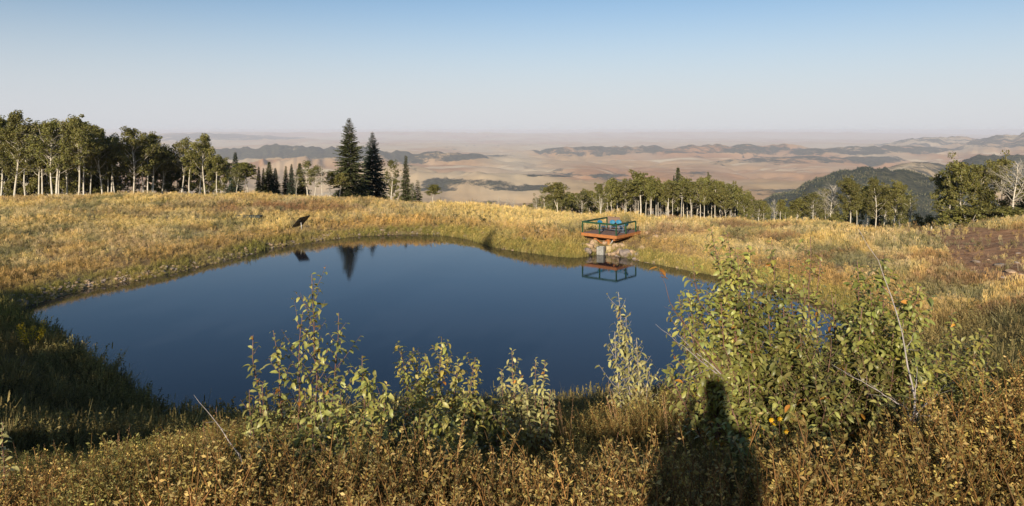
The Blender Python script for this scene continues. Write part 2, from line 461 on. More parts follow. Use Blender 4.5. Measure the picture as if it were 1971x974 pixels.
def build_far():
    ang = ring_angles(640, 40)
    rad = np.concatenate([np.geomspace(RSPLIT, 2000, 90)[:-1], np.geomspace(2000, 62000, 300)])
    x, y = polar(rad, ang)
    z, fo = hills(x.ravel(), y.ravel())
    h0, sd = base_height(x[0], y[0])
    z = z.reshape(x.shape); back = 1 - sstep(-.15, .35, np.cos(ang))[None]
    behind = 9.0 - np.maximum(0, (rad[:, None] - 200)) * .006
    z = z * (1 - back) + behind * back
    z[0] = h0
    # the sheet is kept below the eye so it never cuts the haze
    z = np.minimum(z, CAMZ + 2)
    A = Acc()
    fo = fo.reshape(x.shape)
    n1 = fbm(x / 2500, y / 2500, 3, 5); n2 = fbm(x / 900, y / 3000, 3, 6)
    n3 = fbm(x / 5000, y / 9000, 3, 8)
    C = np.zeros(x.shape + (3,)); C[..., 0] = fo; C[..., 1] = n1; C[..., 2] = sstep(.45, .75, n2 * .6 + n3 * .4 + sstep(6000, 20000, y) * .12)
    A.add(np.stack([x, y, z], -1).reshape(-1, 3), polar_faces(len(rad), len(ang)), C.reshape(-1, 3))
    n = NB('valley_terrain'); g = n.geo()
    a = n.n('ShaderNodeAttribute', attribute_name='tint'); sp = n.n('ShaderNodeSeparateColor'); n.l(a.outputs[0], sp.inputs[0])
    c = n.mix(n.ramp(sp.outputs[1], .35, .65), (.55, .29, .13), (.62, .42, .20))
    fine = n.noise(g, .004, 6, .65)
    c = n.mix(n.ramp(fine, .35, .7), c, n.mix(1.0, c, (.72, .70, .68, 1), 'MULTIPLY'))
    c = n.mix(n.math('MULTIPLY', sp.outputs[2], .85), c, (.62, .50, .32))
    st = n.noise(g, .0011, 5, .6, vscale=(.6, 2.4, 1))
    c = n.mix(n.ramp(st, .58, .66), c, (.70, .56, .36))
    fn = n.noise(g, .0026, 8, .74, vscale=(1, .55, 1))
    th = n.math('SUBTRACT', n.math('ADD', fn, sp.outputs[0]), 1.02)
    fm = n.ramp(th, -.03, .05)
    fn2 = n.noise(g, .03, 5, .7)
    wood = n.mix(n.ramp(fn2, .38, .66), (.022, .030, .020), (.13, .12, .065))
    c = n.mix(fm, c, wood)
    n.l(c, n.b.inputs['Base Color']); n.b.inputs['Roughness'].default_value = 1; n.b.inputs['Specular IOR Level'].default_value = .0
    n.bump(n.math('ADD', n.math('MULTIPLY', fm, .25), n.math('MULTIPLY', fn2, n.math('MULTIPLY', fm, .6))), 1.0, 14)
    tag(A.obj('hills', n.m, smooth=True), kind='structure')

def build_water():
    # offset the outline outwards under the bank
    Pn = SHORE; T = np.roll(Pn, -1, 0) - np.roll(Pn, 1, 0); T /= np.linalg.norm(T, axis=1)[:, None]
    area = np.sum(Pn[:, 0] * np.roll(Pn[:, 1], -1) - np.roll(Pn[:, 0], -1) * Pn[:, 1])
    N = np.stack([T[:, 1], -T[:, 0]], 1) * (1 if area > 0 else -1)
    Q = Pn + N * .35
    if area < 0: Q = Q[::-1]
    A = Acc(); nQ = len(Q); sgn = -1 if area < 0 else 1
    Nq = (Pn - Q if area >= 0 else (Pn[::-1] - Q)); Nq /= np.linalg.norm(Nq, axis=1)[:, None]
    inner = Q + Nq * 1.15; V = np.r_[np.c_[Q, np.zeros(nQ)], np.c_[inner, np.zeros(nQ)]]
    i_ = np.arange(nQ); j_ = (i_ + 1) % nQ
    A.add(V, [np.stack([i_, j_, j_ + nQ, i_ + nQ], -1), (i_ + nQ)[None]], np.repeat([[1., 1, 1], [0, 0, 0]], nQ, 0))
    n = NB('pond_water'); g = n.geo()
    f = n.noise(g, .09, 4, .6); 
    c = n.mix(n.ramp(f, .35, .65), (.006, .010, .018), (.012, .014, .020))
    rim = n.n('ShaderNodeAttribute', attribute_name='tint'); c = n.mix(n.math('MULTIPLY', rim.outputs[2], n.ramp(n.noise(g, .5, 3), .3, .6)), c, (.11, .085, .045, 1))
    n.l(c, n.b.inputs['Base Color']); n.l(n.math('MULTIPLY_ADD', n.ramp(n.noise(g, .05, 4, .6, vscale=(1, 1.6, 1)), .4, .7), .07, .025), n.b.inputs['Roughness']); n.b.inputs['IOR'].default_value = 1.33
    r1 = n.noise(g, 3.2, 3, .5, vscale=(.7, 1.6, 1)); r2 = n.noise(g, .22, 2, .5)
    n.bump(n.math('ADD', n.math('MULTIPLY', r1, .3), r2), .35, .010)
    tag(A.obj('pond_water', n.m), kind='structure')

build_ground(); build_far(); build_water()

# ------------------------------------------------------------------ scattering with geometry nodes
def proto_collection(name, meshes):
    c = bpy.data.collections.new(name)
    for i, me in enumerate(meshes):
        o = bpy.data.objects.new('%s_%02d' % (name, i), me); c.objects.link(o)
    return c
def scatter(name, pts, rot, scl, idx, tint, coll, label, cat):
    me = bpy.data.meshes.new(name)
    me.vertices.add(len(pts)); me.vertices.foreach_set('co', np.asarray(pts, np.float32).ravel())
    for nm, ty, key, dat in (('rot', 'FLOAT_VECTOR', 'vector', rot), ('scl', 'FLOAT_VECTOR', 'vector', scl), ('idx', 'INT', 'value', idx)):
        a = me.attributes.new(nm, ty, 'POINT'); a.data.foreach_set(key, np.asarray(dat, np.int32 if ty == 'INT' else np.float32).ravel())
    a = me.attributes.new('itint', 'FLOAT_COLOR', 'POINT')
    a.data.foreach_set('color', np.c_[tint, np.ones(len(tint))].astype(np.float32).ravel())
    o = link(name, me)
    ng = bpy.data.node_groups.new(name + '_scatter', 'GeometryNodeTree')
    ng.interface.new_socket('Geometry', in_out='INPUT', socket_type='NodeSocketGeometry')
    ng.interface.new_socket('Geometry', in_out='OUTPUT', socket_type='NodeSocketGeometry')
    N = ng.nodes.new; L = ng.links.new
    gi = N('NodeGroupInput'); go = N('NodeGroupOutput'); ip = N('GeometryNodeInstanceOnPoints'); ci = N('GeometryNodeCollectionInfo')
    ci.inputs['Collection'].default_value = coll; ci.inputs['Separate Children'].default_value = True; ci.inputs['Reset Children'].default_value = True
    def at(nm, ty):
        q = N('GeometryNodeInputNamedAttribute'); q.data_type = ty; q.inputs['Name'].default_value = nm
        return [s_ for s_ in q.outputs if s_.enabled and s_.name == 'Attribute'][0]
    L(gi.outputs[0], ip.inputs['Points']); L(ci.outputs[0], ip.inputs['Instance'])
    ip.inputs['Pick Instance'].default_value = True
    L(at('idx', 'INT'), ip.inputs['Instance Index'])
    er = N('FunctionNodeEulerToRotation'); L(at('rot', 'FLOAT_VECTOR'), er.inputs[0]); L(er.outputs[0], ip.inputs['Rotation'])
    L(at('scl', 'FLOAT_VECTOR'), ip.inputs['Scale']); L(ip.outputs[0], go.inputs[0])
    md = o.modifiers.new('scatter', 'NODES'); md.node_group = ng
    return tag(o, label, cat, kind='stuff')

def blade(A, base, h, lean, az, wd, col, seg=3, curl=1.0):
    t = np.linspace(0, 1, seg + 1)
    d = np.array((math.cos(az), math.sin(az)))
    out = lean * h * t ** (1 + curl)
    zz = h * (t - .35 * lean * t ** 2)
    ctr = np.c_[base[0] + d[0] * out, base[1] + d[1] * out, zz]
    side = np.array((-d[1], d[0], 0)) if random.random() < .7 else np.array((d[0], d[1], 0)) 
    a2 = random.uniform(0, math.pi); side = np.array((math.cos(a2), math.sin(a2), 0))
    w_ = wd * (1 - t) ** .6 * .5; w_[-1] = wd * .08
    V = np.concatenate([ctr - side * w_[:, None], ctr + side * w_[:, None]])
    n = seg + 1; i = np.arange(seg)
    Fq = np.stack([i, i + 1, i + 1 + n, i + n], -1)
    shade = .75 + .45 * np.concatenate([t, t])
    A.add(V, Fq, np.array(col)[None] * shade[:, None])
def grass_tuft(nb, h, spread, wd, lean=.35, heads=0):
    A = Acc()
    for _ in range(nb):
        r = spread * math.sqrt(random.random()); a = random.uniform(0, 6.283)
        k = random.uniform(.75, 1.25); col = (k * random.uniform(.95, 1.1), k, k * random.uniform(.8, 1.1))
        hh = h * random.uniform(.5, 1.1)
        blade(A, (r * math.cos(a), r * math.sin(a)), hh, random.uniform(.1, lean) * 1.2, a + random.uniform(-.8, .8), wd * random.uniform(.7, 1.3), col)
        if random.random() < heads:
            x0, y0 = r * math.cos(a), r * math.sin(a)
            for q in range(3):
                V = np.array([(x0 - .012, y0, hh * .86 + q * .05), (x0 + .02, y0 + .012, hh * .9 + q * .05), (x0, y0, hh * .98 + q * .05), (x0 - .012, y0 - .01, hh * .93 + q * .05)])
                A.add(V, np.array([(0, 1, 2, 3)]), (1.25, 1.1, .95))
    return A.mesh('tuft', M['grass'])
def weed(nb, h, ls, mat='grass', wd=.012):
    """forb: stiff stems carrying small leaves and dry seed clusters"""
    A = Acc()
    for _ in range(nb):
        a = random.uniform(0, 6.283); ln = random.uniform(.1, .45); hh = h * random.uniform(.55, 1.1)
        p0 = np.array((random.gauss(0, .05), random.gauss(0, .05), 0)); p1 = p0 + np.array((math.cos(a) * ln * hh, math.sin(a) * ln * hh, hh))
        mid = (p0 + p1) / 2 + np.array((0, 0, hh * .08))
        A.tube([p0, mid, p1], [wd * .5, wd * .4, wd * .25], 3, (.75, .6, .5), caps=False)
        nl = int(16 * hh / .5)
        for q in range(nl):
            t = random.uniform(.25, 1.0) ** .8; c = p0 * (1 - t) + p1 * t + np.random.normal(0, ls * .6, 3)
            e1 = np.random.normal(0, 1, 3); e1 /= np.linalg.norm(e1); e2 = np.cross(e1, np.random.normal(0, 1, 3)); e2 /= np.linalg.norm(e2) + 1e-9
            s_ = ls * random.uniform(.6, 1.3)
            k = random.uniform(.65, 1.35)
            A.add([c - e1 * s_, c + e2 * s_ * .45, c + e1 * s_, c - e2 * s_ * .45], np.array([(0, 1, 2, 3)]), (k * random.uniform(.95, 1.15), k, k * random.uniform(.7, 1.0)))
    return A.mesh('weed', M[mat])

def scatter_points(n, amax, D0, D1, power=1.0):
    """random points in the wedge seen by the camera, denser in the near part by 1/D**power"""
    t = rng.random(n)
    y = (D0 ** (2 - power) + t * (D1 ** (2 - power) - D0 ** (2 - power))) ** (1 / (2 - power)) if power != 2 else D0 * (D1 / D0) ** t
    x = (rng.random(n) * 2 - 1) * amax * y
    return x, y

def build_grass():
    random.seed(21)
    tufts = [grass_tuft(16, .55, .22, .030, .5, .3) for _ in range(3)] + [grass_tuft(12, .7, .16, .026, .3, .6) for _ in range(2)] + [weed(7, .5, .045) for _ in range(3)]
    coll = proto_collection('grass_tuft', tufts)
    x, y = scatter_points(190000, .76, 38, 108, 1.0)
    h, sd = base_height(x, y)
    a = x / y; Dc = np.interp(a, _ca, _cD)
    u, v = screen(x, y, h)
    keep = (sd > -.15) & (y < Dc + 9) & ~(inpoly(u, v, road_px) & (rng.random(len(x)) > .05))
    dens = .35 + .9 * sstep(.3, .6, fbm(x / 2.5, y / 2.5, 3, 200))
    dens = dens * np.where((sd < 1.0) & (u < 900), .6, 1) + np.where((sd < 3) & (u > 850), .5, 0)
    # bare rocky shore under the deck
    dens = dens * np.where((np.abs(u - 1183) < 50) & (sd < 3.0), .12, 1) * np.where((np.abs(u - 1290) < 110) & (v > 418) & (v < 446) & (y > 68), .35, 1)
    keep &= rng.random(len(x)) < dens
    keep &= ~((np.abs(u - 577) < 19) & (v > 424) & (v < 449) & (rng.random(len(x)) < .85)) & ~((np.abs(u - 478) < 28) & (v > 413) & (v < 422) & (rng.random(len(x)) < .8))
    x, y, h, sd = x[keep], y[keep], h[keep], sd[keep]
    # keep the deck free
    q = np.array([((xx - DECK_F[0]) * DU[0] + (yy - DECK_F[1]) * DU[1], (xx - DECK_F[0]) * DW[0] + (yy - DECK_F[1]) * DW[1]) for xx, yy in zip(x, y)])
    k2 = ~((q[:, 0] > -.2) & (q[:, 0] < 4) & (q[:, 1] > -.3) & (q[:, 1] < 5.2))
    x, y, h, sd = x[k2], y[k2], h[k2], sd[k2]
    c, u, v = ground_tint(x, y, h, sd)
    j = rng.normal(1, .16, (len(x), 1)); c = np.clip(c * j, .02, .8)
    c[:, 2] *= rng.normal(1, .12, len(x)).clip(.6, 1.4)
    rust = c[:, 1] / c[:, 0] < .62
    idx = rng.integers(0, 5, len(x)); idx = np.where(rust | (rng.random(len(x)) < .12), rng.integers(5, 8, len(x)), idx)
    sc = rng.uniform(.55, 1.15, len(x)) * (.62 + .45 * sstep(.35, .65, fbm(x / 6, y / 6, 2, 300)))
    sc *= np.where(sd < 3, .8, 1)
    big = rng.random(len(x)) < .035 * sstep(.5, .62, fbm(x / 5, y / 4, 3, 600)) * 2; idx = np.where(big, rng.integers(5, 8, len(x)), idx); sc = np.where(big, sc * 1.5, sc); c = np.where(big[:, None], np.array((.17, .16, .085)) * rng.uniform(.6, 1.5, (len(x), 1)), c)
    rot = np.c_[rng.normal(0, .1, len(x)), rng.normal(0, .1, len(x)), rng.uniform(0, 6.28, len(x))]
    scatter('meadow_grass', np.c_[x, y, h - .03], rot, np.c_[sc, sc, sc * rng.uniform(.8, 1.2, len(x))], idx, c, coll,
            'dry golden grass and rusty weeds covering the banks around the pond', 'grass')
    # reeds and sedge right at the water line of the far bank
    random.seed(24)
    rd = [grass_tuft(22, .6, .2, .028, .45, .2) for _ in range(4)]
    coll3 = proto_collection('sedge_tuft', rd)
    k = rng.integers(0, len(SHORE), 9000); f = rng.random(9000)[:, None]
    A_ = SHORE[k]; B_ = SHORE[(k + 1) % len(SHORE)]; p = A_ * (1 - f) + B_ * f
    T_ = B_ - A_; T_ /= np.linalg.norm(T_, axis=1)[:, None] + 1e-9
    area = np.sum(SHORE[:, 0] * np.roll(SHORE[:, 1], -1) - np.roll(SHORE[:, 0], -1) * SHORE[:, 1])
    p = p + np.stack([T_[:, 1], -T_[:, 0]], 1) * (1 if area > 0 else -1) * rng.uniform(-.25, 1.3, (9000, 1))
    h, sd = base_height(p[:, 0], p[:, 1]); u, v = screen(p[:, 0], p[:, 1], h)
    dn = np.where(u > 850, .8, .12 + .6 * sstep(.42, .58, noise2(p[:, 0] / 4, p[:, 1] / 4, 9))) * np.where(np.abs(u - 1180) < 52, .12, 1)
    ok = (p[:, 1] > 42) & (sd > -.3) & (rng.random(9000) < dn); p, h, sd, u = p[ok], h[ok], sd[ok], u[ok]
    c = mixc(np.tile(np.array((.30, .29, .09)), (len(p), 1)), np.array((.54, .43, .17)), rng.random(len(p)) * .95) * rng.normal(1, .15, (len(p), 1))
    sc = rng.uniform(.5, 1.0, len(p)) * np.where(u > 850, 1.0, .55)
    scatter('shore_sedge', np.c_[p, np.maximum(h, -.1) - .02], np.c_[rng.normal(0, .12, (len(p), 2)), rng.uniform(0, 6.28, len(p))], np.c_[sc, sc, sc], rng.integers(0, 4, len(p)), c, coll3,
            'green and yellow sedge growing along the water line of the far bank', 'grass')
    # stones and clods along the bare parts of the water line
    coll4 = proto_collection('shore_stone', [rock_mesh(70 + i, M['rock'] if i % 2 else M['rockgrey']) for i in range(4)])
    k = rng.integers(0, len(SHORE), 2600); f = rng.random(2600)[:, None]
    A_ = SHORE[k]; B_ = SHORE[(k + 1) % len(SHORE)]; p = A_ * (1 - f) + B_ * f; T_ = B_ - A_; T_ /= np.linalg.norm(T_, axis=1)[:, None] + 1e-9
    p = p + np.stack([T_[:, 1], -T_[:, 0]], 1) * (1 if area > 0 else -1) * rng.normal(.35, .35, (2600, 1))
    h, sd = base_height(p[:, 0], p[:, 1]); ok = (p[:, 1] > 40) & (rng.random(2600) < .15 + .85 * sstep(.45, .6, noise2(p[:, 0] / 3, p[:, 1] / 3, 19)))
    p, h = p[ok], h[ok]; sc = rng.uniform(.04, .17, len(p)) * rng.uniform(.6, 1.3, len(p))
    scatter('shore_stones', np.c_[p, h + .01], np.c_[rng.normal(0, .2, (len(p), 2)), rng.uniform(0, 6.28, len(p))], np.c_[sc * 1.3, sc, sc * .6], rng.integers(0, 4, len(p)), np.ones((len(p), 3)), coll4,
            'small stones and clods of mud scattered along the water line', 'stones')
    # taller grass and reeds on the shaded left bank and hanging over the water
    random.seed(22)
    tl = [grass_tuft(26, 1.05, .22, .022, .75, .25) for _ in range(3)] + [weed(9, .9, .035) for _ in range(2)]
    coll2 = proto_collection('bank_tuft', tl)
    x, y = scatter_points(30000, .8, 15, 50, .6)
    h, sd = base_height(x, y)
    keep = (sd > -.5) & (sd < 22) & (rng.random(len(x)) < np.where(sd < 2, .95, .55)) & ((x < -2) | (y > 20))
    keep &= ~((y > 38) & (x > 0))
    keep &= ~((y > 38) & (rng.random(len(x)) < (y - 38) / 8))
    x, y, h, sd = x[keep], y[keep], h[keep], sd[keep]
    c, u, v = ground_tint(x, y, h, sd)
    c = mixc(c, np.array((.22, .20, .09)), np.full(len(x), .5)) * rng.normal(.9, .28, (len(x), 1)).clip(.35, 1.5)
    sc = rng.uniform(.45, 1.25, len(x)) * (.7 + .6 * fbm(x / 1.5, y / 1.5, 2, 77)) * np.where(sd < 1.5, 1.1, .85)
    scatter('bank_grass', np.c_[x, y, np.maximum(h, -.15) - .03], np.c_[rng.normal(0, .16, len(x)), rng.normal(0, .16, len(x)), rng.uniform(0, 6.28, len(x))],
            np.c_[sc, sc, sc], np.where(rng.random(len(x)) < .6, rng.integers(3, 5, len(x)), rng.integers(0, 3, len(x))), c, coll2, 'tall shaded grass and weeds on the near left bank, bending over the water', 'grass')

# ------------------------------------------------------------------ deck
DECK_F = (9.56, 66.9)
DU = np.array((-.774, .633)); DW = np.array((.633, .774))
DZ = CAMZ - 202 * 66.9 / F     # top of the boards
def dk(u, w_, z): return np.array((DECK_F[0] + DU[0] * u + DW[0] * w_, DECK_F[1] + DU[1] * u + DW[1] * w_, DZ + z))
DROT = np.array([[DU[0], DW[0], 0], [DU[1], DW[1], 0], [0, 0, 1]])
def build_deck():
    M['board'] = plain('weathered_deck_boards', (.21, .115, .075), .75, .25, 3, vscale=(1, 1, 1), bump=.2)
    M['stain'] = plain('orange_stained_timber', (.40, .15, .045), .55, .2, 4, bump=.1)
    M['rail'] = plain('dark_green_painted_rail', (.016, .068, .026), .5, .2, 6)
    M['brown'] = plain('brown_panel_wood', (.23, .15, .11), .7, .2, 4, vscale=(6, 6, 1))
    root = empty('viewing_deck', dk(1.9, 2.2, 0), 'orange stained timber viewing deck with green railing built over the far shore', 'deck')
    off = np.array(root.location)
    def part(name, fn, mat, parent=root, smooth=False):
        A = Acc(); fn(A); A.V = [v - off for v in A.V]
        o = A.obj(name, M[mat], parent, smooth); return o
    W, L = 3.8, 4.5
    def boards(A):
        n = 27; wd = W / n
        for i in range(n): A.box(dk((i + .5) * wd, L / 2, -.02 + random.uniform(-.002, .002)), (wd - .010, L - .01, .036), DROT, (random.uniform(.8, 1.2),) * 3)
    part('floor_boards', boards, 'board')
    for nm, c, s in (('fascia', dk(W / 2, -.022, -.16), (W + .09, .045, .28)), ('fascia', dk(-.022, L / 2, -.16), (.045, L, .28)),
                     ('fascia', dk(W + .022, L / 2, -.16), (.045, L, .28)), ('fascia', dk(W / 2, L + .022, -.16), (W + .09, .045, .28))):
        part(nm, lambda A: A.box(c, s, DROT), 'stain')
    for i in range(7): part('joist', lambda A: A.box(dk(.3 + i * .53, L / 2, -.15), (.05, L - .06, .2), DROT), 'stain')
    for wv in (.6, 3.2): part('beam', lambda A: A.box(dk(W / 2 - .1, wv, -.395), (W - .5, .14, .22), DROT), 'stain')
    part('beam', lambda A: A.box(dk(.35, 1.4, -.40), (.16, 2.6, .22), DROT), 'stain')
    for uu in (1.15, 2.65):
        c = dk(uu, .6, 0); zb = max(gz(c[0], c[1]), 0) - .35
        part('support_post', lambda A: A.box((c[0], c[1], (DZ - .5 + zb) / 2), (.24, .24, DZ - .5 - zb), DROT), 'stain')
    zlo, zhi = -1.3, -.55
    for s in (0, 1):
        a, b = (dk(1.27, .50 - .05 * s, zlo if s else zhi), dk(2.53, .50 - .05 * s, zhi if s else zlo))
        part('cross_brace', lambda A: A.tube([a, b], .055, 4), 'stain')
    M['pipe'] = plain('grey_pipe', (.5, .47, .43), .5, .15, 5)
    part('drain_pipe', lambda A: A.tube([dk(.75, .7, -.5), dk(1.05, .3, -1.15), dk(1.15, .1, -1.45)], .06, 10), 'pipe', smooth=True)
    # railing
    posts = [(W - .05, .05), (W * .5 - .05, .05), (.05, .05), (.05, 1.75), (.05, 3.6), (W - .05, L - .1)]
    posts[0] = (W - .05, .05)
    for (a, b) in posts:
        def fn(A): A.box(dk(a, b, .5), (.10, .10, 1.0), DROT); A.box(dk(a, b, .02), (.15, .15, .03), DROT)
        part('rail_post', fn, 'rail')
    def rail(a, b):
        c = (np.array(dk(*a, 1.03)) + np.array(dk(*b, 1.03))) / 2
        ln = math.hypot(a[0] - b[0], a[1] - b[1])
        s = (ln + .1, .13, .06) if abs(a[1] - b[1]) < .01 else (.13, ln - .135, .06)
        part('handrail', lambda A: A.box(c, s, DROT), 'rail')
        c2 = c - np.array((0, 0, .075)); s2 = (ln, .04, .09) if s[0] > s[1] else (.04, ln - .1, .09)
        part('rail_board', lambda A: A.box(c2, s2, DROT), 'rail')
    rail((W - .05, .05), (.05, .05)); rail((.05, .05), (.05, 3.6)); rail((W - .05, .05), (W - .05, L - .1))
    # brown panel closing the back corner
    def pan(A):
        for i in range(9): A.box(dk(W - .2 - i * .155, L - .06, .575 + .004 * (i % 2)), (.15, .035, 1.06), DROT)
        A.box(dk(W - .2 - 4 * .155, L - .10, 1.10), (1.42, .06, .05), DROT)
    part('back_panel', pan, 'brown')
    # chairs
    M['blue'] = plain('turquoise_painted_metal', (.012, .17, .30), .6, .12, 6)
    M['blue2'] = plain('faded_blue_metal', (.02, .09, .18), .6, .15, 6)
    M['frame'] = plain('pale_blue_tube', (.22, .30, .38), .4, .1, 6)
    def chair(uu, ww, ang, label, seats=1):
        c = dk(uu, ww, .001)
        r = empty('lawn_chair', c, label, 'chair', 'blue metal chairs on the deck', ang)
        half = .29 * seats
        for s_ in range(seats):
            cx = (s_ - (seats - 1) / 2) * .60
            # lobed shell back: ribs fan out from the bottom
            A = Acc(); nu, nv = 13, 7; V = []
            for j in range(nv):
                t = j / (nv - 1)
                for i in range(nu):
                    q = (i / (nu - 1) - .5) * 2; an = q * 1.15
                    rr = .52 * (1 + .05 * math.cos(q * math.pi * 4)) * t
                    xx = math.sin(an) * rr * (.62 if t < .5 else .62 + .08 * (t - .5))
                    zz = .40 + (.03 + math.cos(an * .82) * rr)
                    V.append((cx + xx * 1.0, .24 + (zz - .4) * .28 + .05 * (1 - abs(q)) + .012 * math.cos(i * math.pi), zz))
            i, j = np.meshgrid(np.arange(nu - 1), np.arange(nv - 1)); b = (j * nu + i).ravel()
            A.add(V, np.stack([b, b + 1, b + nu + 1, b + nu], -1))
            o = A.obj('backrest', M['blue'], r, True); md = o.modifiers.new('t', 'SOLIDIFY'); md.thickness = .012
            A = Acc(); V = []
            for j in range(6):
                t = j / 5
                for i in range(9):
                    q = (i / 8 - .5) * 2
                    V.append((cx + q * (.25 - .02 * t), -.27 + t * .52, .43 - .06 * t - .05 * (1 - q * q) + (.0 if j else -.05)))
            i, j = np.meshgrid(np.arange(8), np.arange(5)); b = (j * 9 + i).ravel()
            A.add(V, np.stack([b, b + 1, b + 10, b + 9], -1))
            o = A.obj('seat', M['blue2'], r, True); md = o.modifiers.new('t', 'SOLIDIFY'); md.thickness = .012
        for sx in (-1, 1):
            A = Acc()
            A.tube([(sx * half, .30, .02), (sx * half, -.26, .02), (sx * half, -.33, .06), (sx * half, -.34, .30), (sx * half, -.30, .58), (sx * half, -.22, .62), (sx * half, .22, .60), (sx * half, .33, .66)], .018, 8)
            A.obj('side_frame', M['frame'], r, True)
            A = Acc(); A.box((sx * half, -.03, .635), (.06, .40, .025)); A.obj('armrest', M['frame'], r)
            A = Acc(); A.tube([(sx * half, .26, .03), (sx * (half - .02), .22, .34), (sx * (half - .02), .36, .78)], .014, 6); A.obj('rear_leg', M['frame'], r, True)
        for ya, za in ((.28, .02), (-.22, .32), (-.30, .05)):
            A = Acc(); A.tube([(-half, ya, za), (half, ya, za)], .015, 6); A.obj('cross_bar', M['frame'], r, True)
        return r
    chair(3.05, 2.35, R(25), 'blue metal shell back chair at the left railing of the deck')
    chair(2.0, 3.25, R(0), 'double blue metal shell back seat in front of the brown panel', 2)
    chair(.65, 2.35, R(-55), 'blue metal shell back chair turned sideways near the right railing')
    # bin and block at the waterline, rocks
    M['grey'] = plain('weathered_grey_concrete', (.30, .29, .26), .8, .3, 6, bump=.3)
    M['tan'] = plain('tan_cut_stone', (.48, .36, .20), .85, .25, 5, bump=.3)
    M['rock'] = plain('tan_boulder', (.42, .29, .18), .9, .35, 2.2, bump=.5)
    M['rockgrey'] = plain('grey_brown_boulder', (.29, .23, .19), .9, .35, 2.2, bump=.5)
    r = empty('inlet_box', P(1157, 487, 66.35), 'grey concrete inlet box standing in the water under the deck', 'box'); r.location.z = 0
    A = Acc()
    for sx in (-1, 1): A.box((sx * .28, 0, .12), (.08, .64, 1.16)); A.box((0, sx * .28, .12), (.479, .08, 1.157))
    A.box((0, 0, .30), (.478, .478, .04)); A.obj('box_wall', M['grey'], r)
    A = Acc(); A.box((0, -.31, .40), (.66, .035, .08)); A.box((0, -.31, .10), (.66, .035, .08)); A.obj('box_band', M['grey'], r)
    r.rotation_euler.z = R(-25)
    r2 = P(1173, 485, 66.7); r2.z = .12
    A = Acc(); A.box((0, 0, .1), (.5, .5, 1.0)); o = A.obj('stone_block', M['tan']); o.location = r2; o.rotation_euler.z = R(-20)
    b = o.modifiers.new('b', 'BEVEL'); b.width = .035; b.segments = 2
    tag(o, 'tan squared stone block in the water right of the grey inlet box', 'stone')

